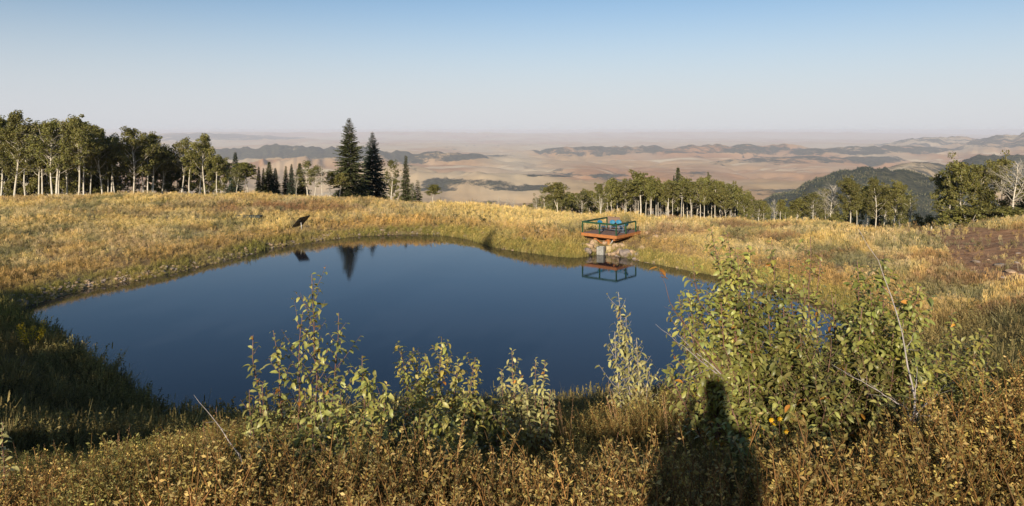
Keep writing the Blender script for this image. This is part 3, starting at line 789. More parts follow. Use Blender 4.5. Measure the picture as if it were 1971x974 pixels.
def rock_mesh(seed, mat):
    rs = np.random.default_rng(seed)
    import bmesh
    bm = bmesh.new(); bmesh.ops.create_icosphere(bm, subdivisions=2, radius=1)
    pl = rs.normal(0, 1, (9, 3)); pl /= np.linalg.norm(pl, axis=1)[:, None]; dd = rs.uniform(.55, .85, 9)
    for v in bm.verts:
        p = np.array(v.co)
        for n_, d in zip(pl, dd):
            k = p.dot(n_) - d
            if k > 0: p = p - n_ * k * .92
        p += rs.normal(0, .018, 3); v.co = p
    me = bpy.data.meshes.new('rock'); bm.to_mesh(me); bm.free(); me.materials.append(mat); return me
def build_rocks():
    ms = [rock_mesh(i, M['rock'] if i % 3 else M['rockgrey']) for i in range(7)]
    rocks = [ # px, py centre, width px, depth, label
        (1142, 463, 15, 68.6, 'upper left tan boulder just under the deck edge', 1), (1133, 471, 17, 68.0, 'pale tan boulder at the left foot of the deck pile', 4),
        (1128, 480, 16, 67.2, 'grey brown boulder at the waterline, leftmost under the deck', 0), (1143, 478, 13, 67.3, 'tan boulder touching the left side of the grey inlet box', 2),
        (1146, 470, 12, 68.2, None, 5), (1164, 464, 10, 69.2, None, 4), (1184, 472, 18, 68.2, 'large tan boulder right of the timber posts', 1), (1196, 469, 13, 68.9, None, 2),
        (1192, 481, 14, 67.4, None, 5), (1204, 484, 20, 67.0, 'low grey boulder half covered by grass at the waterline', 3), (1216, 482, 13, 67.4, None, 1), (1226, 487, 12, 66.6, None, 6),
        (1120, 468, 10, 68.6, None, 2), (1116, 484, 10, 67.0, None, 4), (1236, 474, 9, 67.9, None, 5), (1182, 486, 11, 66.9, None, 4),
        (1040, 439, 20, 71.5, 'flat pale grey slab lying in the dry grass left of the deck', 6),
        (1244, 446, 9, 70.0, None, 1), (1262, 452, 11, 69.0, None, 2), (1252, 430, 10, 73.5, None, 4), (1283, 458, 8, 68.0, None, 5),
        (896, 452, 8, 76.0, None, 3), (932, 447, 11, 75.5, None, 1), (1010, 458, 8, 71.0, None, 0)]
    for i, (px, py, wd, D, lab, k) in enumerate(rocks):
        r = wd * D / F / 2 * 1.35; p = P(px, py, ground_depth(px, py + wd * .3 + 2, D)); g = gz(p.x, p.y)
        o = link('boulder', ms[k], None, (p.x, p.y, max(g, -.1) + r * .25))
        o.scale = (r, r * random.uniform(.8, 1.1), r * (.72 if px != 1040 else .22)); o.rotation_euler = (random.uniform(-.2, .2), random.uniform(-.2, .2), random.uniform(0, 6))
        pl = {3: 'behind the waterline between the grey box and the timber posts', 5: 'tan boulder high under the deck between the two posts', 7: 'tan boulder below the front corner of the deck', 8: 'tan boulder at the water right of the squared stone block', 10: 'small tan boulder right of the low grey one', 11: 'small grey boulder, farthest right at the waterline by the deck', 12: 'small tan boulder at the upper left of the rock pile', 13: 'small tan boulder at the water, left end of the rock pile', 14: 'small tan boulder in the grass right of the rock pile', 15: 'small tan boulder at the water below the large tan one', 17: 'small tan boulder just right of the deck corner', 18: 'tan boulder in the grass a little way right of the deck', 19: 'small tan boulder in the grass behind the right corner of the deck', 20: 'small tan boulder farthest right of the deck', 21: 'small grey boulder in the shore grass farthest left of the deck', 22: 'tan boulder in the shore grass left of the tree shadow', 23: 'small grey boulder in the shore grass between tree shadow and deck'}
        tag(o, lab or pl.get(i, 'small tan boulder in the rock pile under the deck'), 'rock', 'boulders on the far shore')
    # stones on the bare earth at the right
    st = [(1880, 505, 18), (1925, 512, 26), (1960, 488, 10), (1905, 526, 14), (1945, 524, 22), (1965, 530, 18), (1893, 532, 16), (1930, 535, 14), (1870, 522, 9), (1957, 506, 12), (1902, 500, 8), (1915, 545, 16)]
    for i, (px, py, wd) in enumerate(st):
        D = 50.
        for _ in range(30):
            x = (px - CX) / F * D; D = (CAMZ - gz(x, D)) * F / (py - HY)
        x = (px - CX) / F * D; r = wd * D / F / 2
        o = link('field_stone', ms[(i * 3) % 7], None, (x, D, gz(x, D) + r * .1)); o.scale = (r, r * .8, r * .4); o.rotation_euler = (0, .1, i * 1.3)
        tag(o, 'flat stone on the bare brown earth, ' + ['leftmost of the upper pair', 'the largest', 'farthest up near the right edge', 'left one of the middle line', 'wide one of the middle line', 'rightmost of the middle line', 'leftmost of the lower line', 'second of the lower line', 'tiny, farthest left', 'small, right of the largest', 'small, above the upper pair', 'lowest of all'][i], 'rock', 'stones on the bare earth')
    # white stake at the tree line
    D = 66.; x = (1793 - CX) / F * D
    for _ in range(30): D = min(80, (CAMZ - gz(x, D)) * F / (440 - HY)); x = (1793 - CX) / F * D
    A = Acc(); A.tube([(0, 0, -.1), (0, 0, .55)], [.07, .06], 8); o = A.obj('marker_post', plain('white_post', (.6, .57, .5), .6, .1)); o.location = (x, D, gz(x, D))
    tag(o, 'short white post at the edge of the dirt track below the dark trees', 'post')

def build_panel():
    M['pvback'] = plain('solar_panel_back', (.055, .05, .045), .5, .2, 8); M['pvframe'] = plain('black_panel_frame', (.012, .012, .012), .4, .1, 8)
    M['pole'] = plain('galvanised_pole', (.42, .40, .37), .4, .15, 8, metal=.3)
    tl, tr, br_, bl = P(576, 419, 75.4), P(597, 414.4, 76.6), P(581, 432.6, 77.1), P(562, 437.7, 76.05)
    c = (tl + tr + br_ + bl) / 4
    p0 = Vector((c.x + .15, c.y, gz(c.x, c.y)))
    root = empty('solar_panel', p0, 'black framed solar panel tilted on a pole in the grass by the left shore', 'solar panel')
    a = ((tr - tl) + (br_ - bl)) / 4; b = ((tl - bl) + (tr - br_)) / 4
    n = a.cross(b).normalized()
    def quad(name, c0, a0, b0, th, mat):
        A = Acc(); V = [c0 + sa * a0 + sb * b0 + n * st_ * th / 2 - p0 for st_ in (-1, 1) for sa, sb in ((-1, -1), (1, -1), (1, 1), (-1, 1))]
        A.add([tuple(v) for v in V], np.array([(3, 2, 1, 0), (4, 5, 6, 7), (0, 1, 5, 4), (1, 2, 6, 5), (2, 3, 7, 6), (3, 0, 4, 7)])); return A.obj(name, M[mat], root)
    for s in (-1, 1):
        for q in (-1, 1):
            quad('panel_module', c + a * s * .5 + b * q * .5, a * .45, b * .46, .02, 'pvback')
    for s in (-1, 0, 1): quad('frame_bar', c + a * s * .965 + n * .02, a * .05, b, .06, 'pvframe')
    for s in (-1, 0, 1): quad('frame_bar', c + b * s * .97 + n * .024, a * .93, b * .032, .055, 'pvframe')
    A = Acc(); A.tube([(0, 0, -.3), tuple(c - p0)], .05, 8); A.obj('pole', M['pole'], root, True)
    # weathered tank lid in the grass, left of the panel
    D = 82.; x = (478 - CX) / F * D; z = gz(x, D)
    A = Acc(); A.box((0, 0, .0), (2.8, 1.0, .18))
    for i in range(4): A.box((-1.05 + i * .70, 0, .105), (.6, .9, .03))
    o = A.obj('cover_slab', plain('grey_green_slab', (.05, .06, .05), .8, .3, 3)); 
    for _ in range(30): D = (CAMZ - gz(x, D) - .3) * F / (416 - HY); x = (478 - CX) / F * D
    o.location = (x, D, gz(x, D) + .25); o.rotation_euler = (R(2), 0, R(3))
    tag(o, 'low dark grey slab lying in the grass left of the solar panel', 'slab')

# ------------------------------------------------------------------ trees
def clump_leaves(A, c, rc, n, ls, r_, flat=.75, colk=1.0):
    d = r_.normal(0, 1, (n, 3)); d /= np.linalg.norm(d, axis=1)[:, None]
    rad = rc * r_.uniform(.35, 1.0, n) ** .6
    pos = c + d * rad[:, None] * np.array((1, 1, flat))
    nr = d * .8 + r_.normal(0, .6, (n, 3)) + np.array((0, 0, .25)); nr /= np.linalg.norm(nr, axis=1)[:, None]
    t = np.cross(nr, r_.normal(0, 1, (n, 3))); t /= np.linalg.norm(t, axis=1)[:, None]; b = np.cross(nr, t)
    s = (ls * r_.uniform(.6, 1.3, n))[:, None]
    V = np.stack([pos - t * s, pos + b * s * .7, pos + t * s, pos - b * s * .7], 1).reshape(-1, 3)
    k = colk * r_.uniform(.75, 1.3, n); C = np.stack([k * r_.uniform(.95, 1.2, n), k, k * r_.uniform(.7, 1.1, n)], 1)
    A.add(V, np.arange(n * 4).reshape(-1, 4), np.repeat(C, 4, 0))

def aspen(seed, H=12., W=5., start=.42, dens=1.0, bare=False, fork=False, mat='aspen_leaf', thin=1.0):
    r_ = np.random.default_rng(seed)
    T, Lb, Cr = Acc(), Acc(), Acc()
    n = 12; t = np.linspace(0, 1, n)
    ph = r_.uniform(0, 6.28, 2); am = r_.uniform(.1, .28) * H / 12
    top = H * .93
    path = np.c_[am * np.sin(t * 4 + ph[0]) - am * math.sin(ph[0]) + r_.normal(0, .35) * t, am * np.sin(t * 5 + ph[1]) - am * math.sin(ph[1]), -.4 + t * (top + .4)]
    rad = .155 * H / 12 * thin * (1 - .82 * t ** .9)
    rad[0] *= 1.2
    T.tube(path, rad, 8)
    def at(tt): return np.array([np.interp(tt, t, path[:, i]) for i in range(3)])
    stems = [(at, start, 1.0)]
    if fork:
        s0 = .45; b0 = at(s0); az = r_.uniform(0, 6.28)
        q = np.linspace(0, 1, 8); fp = b0 + np.c_[np.cos(az) * W * .3 * q ** .7, np.sin(az) * W * .3 * q ** .7, (top * .95 - b0[2]) * q]
        T.tube(fp, rad[5] * .75 * (1 - .8 * q), 7)
        stems.append((lambda tt: np.array([np.interp(tt, np.linspace(s0, 1, 8), fp[:, i]) for i in range(3)]), .55, .7))
    ga = r_.uniform(0, 6.28)
    for (fn, st, kk) in stems:
        nl = int((20 if not bare else 26) * kk)
        for i in range(nl):
            tt = st + (1 - st) * ((i + r_.uniform(.2, .8)) / nl)
            p0 = fn(min(tt, .99)); ga += 2.4 + r_.normal(0, .3)
            rel = (tt - st) / (1 - st)
            prof = math.sin(math.pi * min(1, .28 + rel * .72)) ** .7
            ln = W * .5 * max(.25, prof) * r_.uniform(.65, 1.15)
            el = r_.uniform(.25, .75) + rel * .4
            d = np.array((math.cos(ga) * math.cos(el), math.sin(ga) * math.cos(el), math.sin(el)))
            q = np.linspace(0, 1, 5)[:, None]
            wob = np.cumsum(r_.normal(0, .06 * ln, (5, 3)), 0); wob[0] = 0
            lp = p0 + d * ln * q + np.array((0, 0, .22 * ln)) * q ** 2 + wob
            Lb.tube(lp, .040 * H / 12 * (1 - .8 * q[:, 0]) * (1.0 - .4 * rel) + .008, 5)
            ends = [lp[-1], lp[-2] * .5 + lp[-1] * .5, lp[2] * .3 + lp[3] * .7]
            for s_ in range(3 if not bare else 5):
                b0 = lp[r_.integers(1, 5)]; dd = d + r_.normal(0, .55, 3) + (0, 0, .2); dd /= np.linalg.norm(dd); sl_ = ln * r_.uniform(.3, .6)
                e = b0 + dd * sl_; m = (b0 + e) / 2 + r_.normal(0, .05 * sl_, 3); Lb.tube([b0, m, e], [.016, .011, .006], 4); ends.append(e)
                if bare:
                    for _ in range(2):
                        e2 = e + (dd + r_.normal(0, .6, 3)) * sl_ * .4; Lb.tube([m, (m + e2) / 2 + r_.normal(0, .03, 3), e2], [.009, .006, .004], 3)
            if not bare:
                for e in ends:
                    if r_.random() < .92 * dens:
                        rc = r_.uniform(.34, .68) * (W / 5) ** .5
                        clump_leaves(Cr, e, rc, int(48 * dens), .115, r_, .72, r_.uniform(.75, 1.2))
    if not bare:
        for q_ in np.linspace(.80, 1.0, 6):
            clump_leaves(Cr, at(q_) + r_.normal(0, .28, 3) * (1, 1, .4), r_.uniform(.42, .62) * (W / 5) ** .5, int(46 * dens), .115, r_, .75, r_.uniform(.85, 1.2))
    tm = T.mesh('trunk', M['aspen_bark'], True); lm = Lb.mesh('branches', M['aspen_limb'], True)
    cm = Cr.mesh('crown', M[mat]) if not bare else None
    return dict(trunk=tm, branches=lm, crown=cm, H=H)

def conifer(seed, H=12., W=5., mat='spruce', dens=1.0, base=.02, power=.85, notch=0):
    r_ = np.random.default_rng(seed); T, Lb, Cr = Acc(), Acc(), Acc()
    T.tube([(0, 0, -.4), (.02, 0, H * .5), (0, 0, H)], [.2 * H / 12, .11 * H / 12, .015], 7)
    z = H * base + .1; Vs, Cs = [], []
    while z < H - .15:
        t = z / H
        rr = W / 2 * ((1 - t) ** power) * (1 + .12 * math.sin(t * 23 + seed)) + .10
        nb = max(4, int((7 + 5 * (1 - t)) * dens)); a0 = r_.uniform(0, 6.28)
        for i in range(nb):
            az = a0 + i * 6.283 / nb + r_.normal(0, .15); ln = rr * r_.uniform(.68, 1.18)
            if r_.random() < notch: ln *= .5
            q = np.linspace(0, 1, 5)[:, None]; dh = np.array((math.cos(az), math.sin(az), 0))
            rise = r_.uniform(-.05, .2) + .45 * t
            bp = np.array((0, 0, z)) + dh * ln * q + np.array((0, 0, 1)) * ln * (rise * q - .42 * q ** 2 * (1 - t * .5) + .12 * q ** 4)
            if H > 6: Lb.tube(bp, .022 * (1 - .8 * q[:, 0]) + .004, 3, caps=False)
            k = max(3, int(ln / .16)); side = np.array((-dh[1], dh[0], 0)); kk = r_.uniform(.75, 1.25)
            for j in range(k):
                s = (j + r_.uniform(.3, 1)) / k; s = .12 + .88 * s
                pc = np.array([np.interp(s, q[:, 0], bp[:, m]) for m in range(3)])
                for sg in (-1, 1, 0):
                    L_ = (.16 + .26 * ln * (1 - s) * .6 + .06) * r_.uniform(.7, 1.3); L_ = min(L_, .42) * (.55 + .45 * min(1, (1 - t) * 3))
                    d = dh * (.75 if sg else 1.0) + side * sg * r_.uniform(.5, 1.0) + np.array((0, 0, r_.uniform(-.35, .3))); d /= np.linalg.norm(d)
                    up = np.array((0, 0, 1.0)) + r_.normal(0, .5, 3); w_ = np.cross(d, up); w_ /= np.linalg.norm(w_); w_ *= L_ * r_.uniform(.22, .36)
                    e = pc + d * L_
                    Vs += [pc - w_ * .4, pc + d * L_ * .55 - w_, e, pc + d * L_ * .55 + w_]
                    c = kk * r_.uniform(.75, 1.3) * (.85 + .4 * s); Cs += [(c * 1.05, c, c * .95)] * 4
        z += max(.16, .30 * (1 - t * .4)) * H / 13 * r_.uniform(.8, 1.2) if H > 6 else .22
    Cr.add(Vs, np.arange(len(Vs)).reshape(-1, 4), np.array(Cs))
    return dict(trunk=T.mesh('trunk', M['spruce_bark'], True), branches=Lb.mesh('branches', M['spruce_bark']) if Lb.n else None, crown=Cr.mesh('crown', M[mat]), H=H)

def dome(seed, H=3., W=3.4, mat='aspen_leaf'):
    r_ = np.random.default_rng(seed); T, Cr = Acc(), Acc()
    for i in range(46):
        a = r_.uniform(0, 6.28); el = math.asin(r_.uniform(.0, 1)); k = r_.uniform(.55, 1)
        c = np.array((math.cos(a) * math.cos(el) * W / 2 * k * .85, math.sin(a) * math.cos(el) * W / 2 * k * .85, .15 * H + math.sin(el) * H * .75 * k))
        clump_leaves(Cr, c, r_.uniform(.25, .5) * H / 3, 60, .095, r_, .8, r_.uniform(.75, 1.2))
        if i % 4 == 0: T.tube([(0, 0, -.2), c * .5 + r_.normal(0, .1, 3), c], [.05, .03, .01], 5)
    return dict(trunk=T.mesh('stems', M['aspen_limb'], True), branches=None, crown=Cr.mesh('crown', M[mat]), H=H)

KIND = {}
def build_kinds():
    K = KIND
    K['A'] = [aspen(1, 12, 5.5, .36, 1.1), aspen(2, 12, 5.0, .40, 1.1, fork=True), aspen(3, 12, 6.2, .33, 1.15), aspen(4, 12, 4.6, .45, 1.0)]
    K['R'] = [aspen(11, 9, 2.9, .62, .85, thin=1.05), aspen(12, 9, 3.3, .58, .85, thin=1.1), aspen(13, 9, 2.6, .68, .8, thin=1.0), aspen(14, 9, 3.2, .56, .85, thin=.95, fork=True), aspen(15, 9, 3.0, .6, .5, thin=1.0, mat='aspen_pale'), aspen(16, 9, 3.4, .70, .8, thin=1.0)]
    K['P'] = [aspen(21, 10, 4.2, .40, .62, mat='aspen_pale', fork=True), aspen(22, 10, 3.6, .38, .5, mat='aspen_pale')]
    K['B'] = [aspen(31, 9, 4.4, .35, bare=True, fork=True), aspen(32, 9, 3.4, .4, bare=True), aspen(33, 7, 2.4, .45, bare=True)]
    K['L'] = [aspen(41, 8, 5.5, .10, 1.25), aspen(42, 8, 5.0, .06, 1.25, fork=True)]
    K['S'] = [conifer(51, 13, 8.0, 'spruce', 1.25, .02, .86, .06)]
    K['D'] = [conifer(52, 11, 7.4, 'spruce_blue', 1.2, .02, .95, .05)]
    K['C'] = [conifer(53, 7, 3.6, 'spruce', 1.0, .04, 1.1, .15), conifer(54, 7, 3.2, 'spruce_blue', .95, .04, 1.05, .2), conifer(55, 7.5, 2.6, 'spruce', .8, .1, .95, .35)]
    K['Y'] = [conifer(56, 4, 1.7, 'spruce', 1.0, .03, .9, .05)]
    K['U'] = [dome(61), dome(62, 3, 3.2, 'aspen_pale')]

NAMES = dict(A='aspen_tree', R='aspen_tree', P='aspen_tree', B='bare_aspen_tree', L='aspen_tree', S='spruce_tree', D='spruce_tree', C='spruce_tree', Y='young_spruce', U='bush')
CATS = dict(U='bush')
def tree(kind, px, D, top, label, group=None, width=1.0, var=0, hang=0, rz=None):
    m = KIND[kind][var % len(KIND[kind])]
    x = (px - CX) / F * D; z = gz(x, D)
    Hh = CAMZ - (top - HY) / F * D - z
    s = Hh / m['H']
    o = empty(NAMES[kind], (x, D, z - .05), label, CATS.get(kind, 'tree'), group, random.uniform(0, 6.28) if rz is None else rz)
    sw = s ** .6 * width if kind not in 'SD' else width
    o.scale = (sw, sw, s)
    for nm in ('trunk', 'branches', 'crown'):
        if m[nm]: link(nm if nm != 'trunk' or kind != 'U' else 'stems', m[nm], o)
    return o

def build_trees():
    random.seed(31)
    build_kinds()
    GL, GM, GC, GR = 'aspens of the grove at the left', 'trees beyond the left crest', 'aspens in the row behind the deck', 'trees of the row at the right'
    g = 'aspen crowded among others in the left grove, only partly visible'
    T = [ # kind, px, D, top row, label, group, width, variant
        ('A', 27, 92, 219, 'tall dense aspen with thick white trunk, farthest left in the grove', GL, 1.15, 2),
        ('A', 103, 90, 232, 'aspen with the thickest, brightest white trunk in the left grove', GL, 1.1, 0),
        ('B', 110, 93, 224, 'aspen with bare white branches showing at the top of the left grove', GL, 1.5, 0),
        ('A', 152, 91, 227, 'tall forked aspen just right of the bare topped one', GL, 1.1, 1),
        ('A', 197, 96, 249, 'aspen with dark rounded crown at the right end of the main left grove', GL, 1.1, 2),
        ('A', 256, 97, 248, 'broad aspen standing apart after the gap, with dark lower crown', GL, 1.15, 2),
        ('A', 292, 100, 256, 'broad aspen beside and right of the one after the gap', GL, 1.1, 0),
        ('P', 348, 103, 264, 'thin pale yellow green aspen between two dark crowned ones', GL, 1.05, 0),
        ('A', 395, 100, 261, 'dense round crowned aspen right of the thin pale one', GL, 1.05, 2),
        ('R', 418, 98, 300, 'small low aspen under the right side of the round crowned one', GL, 1.1, 1),
        ('A', 52, 95, 238, g, GL, 1, 3), ('A', 75, 99, 236, g, GL, 1, 0), ('R', 81, 94, 262, g, GL, 1.2, 1), ('A', 128, 100, 236, g, GL, 1, 2), ('R', 115, 94, 270, g, GL, 1, 0),
        ('A', 172, 98, 238, g, GL, 1, 0), ('R', 162, 93, 265, g, GL, 1.1, 1), ('R', 206, 98, 272, g, GL, 1, 0), ('R', 214, 101, 262, g, GL, 1.2, 1), ('R', 223, 100, 275, g, GL, 1, 2),
        ('R', 276, 101, 268, g, GL, 1.2, 0), ('R', 284, 99, 280, g, GL, 1.2, 1), ('R', 310, 104, 282, g, GL, 1.3, 3), ('R', 366, 102, 290, g, GL, 1.3, 0), ('R', 383, 104, 285, g, GL, 1.3, 3), ('A', 0, 97, 226, g, GL, 1.1, 0),
        ('A', -35, 95, 224, g, GL, 1.1, 2), ('A', 20, 108, 235, g, GL, 1, 1), ('A', 64, 110, 242, g, GL, 1, 2), ('A', 140, 112, 246, g, GL, 1, 0), ('L', 45, 112, 290, g, GL, 1.2, 0), ('L', 95, 114, 300, g, GL, 1.2, 1), ('L', 8, 108, 300, g, GL, 1.2, 1), ('L', 180, 112, 290, g, GL, 1.1, 0),
        ('L', 205, 106, 318, g, GL, 1., 1), ('L', 270, 110, 310, g, GL, 1.1, 0), ('L', 320, 110, 310, g, GL, 1.1, 1), ('L', 395, 108, 305, g, GL, 1.0, 0),
        ('C', 453, 108, 291, 'slim dark spruce spire left of the mixed clump', GM, .9, 1), ('P', 455, 104, 322, 'pale forked aspen in front of the slim spruce spire', GM, .9, 0),
        ('R', 480, 107, 312, 'rounded green aspen beside the slim spruce spire', GM, 1.5, 3), ('C', 498, 110, 319, 'thin dark spruce at the right edge of the rounded green aspen', GM, .7, 2),
        ('C', 507, 114, 322, 'leftmost thin spruce of the small group of dark spruces', GM, .7, 2), ('C', 518, 114, 309, 'tallest spruce of the small dark group', GM, 1.0, 0),
        ('C', 530, 113, 322, 'dark spruce at the right of the small dark group', GM, .9, 1), ('C', 550, 116, 318, 'sparse pale spruce between the dark group and the white aspen', GM, .8, 2),
        ('C', 561, 114, 314, 'narrow dark spruce left of the white trunked aspen', GM, .7, 1), ('C', 577, 118, 312, 'dark spruce directly behind the white trunked aspen', GM, 1.1, 0),
        ('P', 592, 110, 307, 'half bare aspen with bright white trunk left of the big spruce', GM, 1.2, 1), ('B', 571, 110, 335, 'small bare leaning aspen left of the bright white trunk', GM, .8, 2),
        ('P', 604, 116, 318, 'thin aspen just behind the bright white trunked aspen', GM, 1.1, 0), ('B', 620, 109, 318, 'bare branched aspen nearest the left side of the big spruce', GM, 1.0, 1),
        ('R', 636, 118, 330, 'leafy small aspen behind the bare branched one', GM, 1.1, 1), ('R', 652, 114, 332, 'small aspen touching the left foot of the big spruce', GM, 1.1, 3),
        ('S', 672, 121, 225, 'tallest spruce, broad and sunlit, standing above the horizon', 'two big spruces beyond the crest', 1.0, 0),
        ('D', 717, 131, 252, 'dark pointed spruce, second tallest, right of the tallest spruce', 'two big spruces beyond the crest', 1.0, 0),
        ('P', 752, 118, 305, 'pale leaved aspen with white trunk right of the dark pointed spruce', GM, 1.1, 1), ('L', 760, 128, 345, 'low dense aspen behind the pale leaved one', GM, .7, 0),
        ('C', 781, 116, 297, 'slender lone spruce with tufted tip right of the pale aspen', GM, .85, 2), ('Y', 794, 116, 350, 'small young spruce at the foot of the slender lone one', GM, .8, 0),
        ('Y', 804, 118, 345, 'young spruce between the slender spruce and the last aspen', GM, .9, 0), ('B', 808, 118, 340, 'bare thin snag among the young spruces', GM, .35, 2),
        ('R', 834, 112, 355, 'small aspen alone at the right end of the trees on the crest', GM, 1.2, 3),
        ('B', 961, 118, 376, 'thin bare sapling, leftmost of those above the bright grass', GC, .6, 2), ('B', 977, 120, 380, 'second thin bare sapling above the bright grass', GC, .6, 2), ('B', 985, 118, 384, 'third thin bare sapling above the bright grass', GC, .6, 1), ('B', 990, 121, 380, 'fourth thin bare sapling above the bright grass', GC, .5, 2),
        ('U', 940, 126, 386, 'low bush at the left of the thin bare saplings', GC, 1.2, 1), ('U', 1000, 125, 391, 'low bush right of the thin bare saplings', GC, 1.2, 0), ('U', 1016, 122, 384, 'low green bush before the row of aspens starts', GC, .9, 0),
        ('B', 1033, 116, 372, 'bare low aspen at the left start of the row', GC, .8, 1), ('P', 1050, 112, 358, 'pale sparse aspen near the left start of the row', GC, 1.0, 1), ('R', 1077, 106, 351, 'green aspen with visible forked trunk left of the deck', GC, 1.4, 3),
        ('P', 1117, 108, 366, 'short pale aspen above the left part of the deck', GC, 1.0, 0), ('R', 1134, 112, 366, 'short green aspen right of the short pale one', GC, 1.1, 1), ('B', 1157, 108, 352, 'white bare aspen behind the deck chairs', GC, 1.0, 1),
        ('R', 1098, 120, 370, 'low distant aspen between the forked one and the short pale one', GC, 1.6, 0),
        ('R', 1178, 112, 345, 'leafy aspen at the left edge of the dense part of the row', GC, 1.3, 1), ('P', 1200, 104, 344, 'half bare aspen with leaning branches above the right of the deck', GC, 1.1, 0), ('B', 1223, 104, 362, 'dead leaning grey aspen in front of the tallest crown', GC, .6, 1),
        ('R', 1232, 102, 331, 'aspen with the tallest crown of the row behind the deck', GC, 1.5, 1)]
    gc = 'slim white trunked aspen in the dense right part of the row behind the deck'
    for i, (px, top) in enumerate([(1252, 342), (1264, 345), (1271, 350), (1282, 346), (1296, 358), (1310, 350), (1314, 344), (1322, 342), (1331, 347), (1339, 352), (1347, 345), (1354, 342), (1364, 356), (1377, 348), (1388, 352), (1398, 362), (1407, 364), (1416, 360), (1190, 356), (1244, 352), (1290, 348), (1209, 350)]):
        T.append(('R', px, 101 + (i * 7 % 5) * 1.6, top, gc, GC, .95, i))
    for i in range(16): T.append(('R', 1160 + i * 17.3 + random.uniform(-5, 5), 103 + random.uniform(-3, 6), 350 + random.uniform(-4, 10) + max(0, 1160 + i * 17 - 1380) * .3, gc, GC, .8, i + 2))
    for i in range(26):
        px = 1170 + i * 10.5 + random.uniform(-4, 4); T.append(('L' if i % 2 else 'R', px, 114 + random.uniform(0, 12), 350 + random.uniform(0, 14) + max(0, px - 1380) * .4, 'leafy aspen behind the white trunks of the row behind the deck', GC, .8, i))
    for i in range(9): T.append(('L', 1040 + i * 16 + random.uniform(-5, 5), 124 + random.uniform(0, 8), 377 + random.uniform(-5, 8), 'low leafy aspen far behind the left part of the row', GC, .7, i))
    for i in range(12): T.append(('L', -10 + i * 21 + random.uniform(-6, 6), 104 + random.uniform(0, 10), 292 + random.uniform(-14, 16), g, GL, 1.15, i))
    for i in range(11): T.append(('L' if i % 2 else 'R', 292 + i * 15.5 + random.uniform(-5, 5), 106 + random.uniform(0, 10), 306 + i * 1.5 + random.uniform(-12, 12), g, GL, 1.05, i))
    T += [('C', 1305, 122, 319, 'spruce tip rising above the aspens, left and taller of two', GC, 1.0, 0), ('C', 1297, 122, 335, 'small spruce tip just left of the taller one', GC, .5, 1), ('C', 1363, 122, 328, 'narrow spruce tip rising above the aspens, right of two', GC, .7, 2),
        ('L', 1436, 98, 376, 'fresh green young aspen at the right end of the row behind the deck', GR, .7, 1), ('P', 1460, 98, 382, 'small pale aspen, first right of the fresh green one', GR, .9, 0), ('R', 1471, 97, 386, 'small white stemmed aspen, second right of the fresh green one', GR, .8, 0),
        ('B', 1490, 96, 380, 'small bare aspen between two leafy ones in the low row', GR, .6, 1), ('R', 1504, 97, 382, 'thin aspen right of the small bare one', GR, .9, 2), ('R', 1530, 94, 381, 'twin stemmed aspen in the low row', GR, 1.3, 3), ('P', 1551, 97, 376, 'pale aspen just right of the twin stemmed one', GR, 1.0, 1),
        ('P', 1567, 95, 368, 'pale spreading aspen left of the bare white one', GR, 1.1, 0), ('B', 1600, 96, 353, 'bare white aspen with rounded twiggy top in the right row', GR, 1.3, 0), ('P', 1592, 99, 360, 'thin leaved aspen tangled with the bare white one', GR, 1.1, 1),
        ('A', 1636, 91, 342, 'forked white aspen with flat green crown in the right row', GR, 1.0, 1), ('R', 1648, 90, 372, 'short white trunk right of the forked flat crowned aspen', GR, .9, 0),
        ('A', 1684, 94, 345, 'dark trunked aspen with dense crown in the middle of the right row', GR, .95, 2), ('C', 1686, 108, 336, 'spruce tip showing above the right row', GR, .7, 0), ('A', 1718, 93, 350, 'aspen with long white leaning branches in the right row', GR, .9, 1),
        ('P', 1749, 88, 372, 'last slim aspen before the big dark trees', GR, 1.0, 1), ('R', 1700, 97, 360, 'leafy aspen squeezed between the dark trunked and leaning ones', GR, 1.2, 3), ('R', 1665, 98, 356, 'leafy aspen behind the short white trunk', GR, 1.3, 3), ('L', 1733, 99, 375, 'low dense aspen behind the slim last one', GR, .6, 0),
        ('U', 1611, 87, 404, 'round green bush under the right row', GR, 1.2, 0), ('U', 1778, 80, 405, 'round green bush left of the big dark trees', GR, 1.25, 0), ('U', 1555, 90, 418, 'low pale bush in the grass at the low row', GR, 1.1, 1)]
    gb = 'low leafy aspen behind the low row at the right'
    for i in range(17): T.append(('L' if i % 3 else 'R', 1440 + i * 19 + random.uniform(-6, 6), 108 + random.uniform(0, 10), 392 - 14 * sstep(1560, 1640, 1440 + i * 19) + random.uniform(-8, 8), gb, GR, .62, i))
    GE = 'big trees at the right edge'
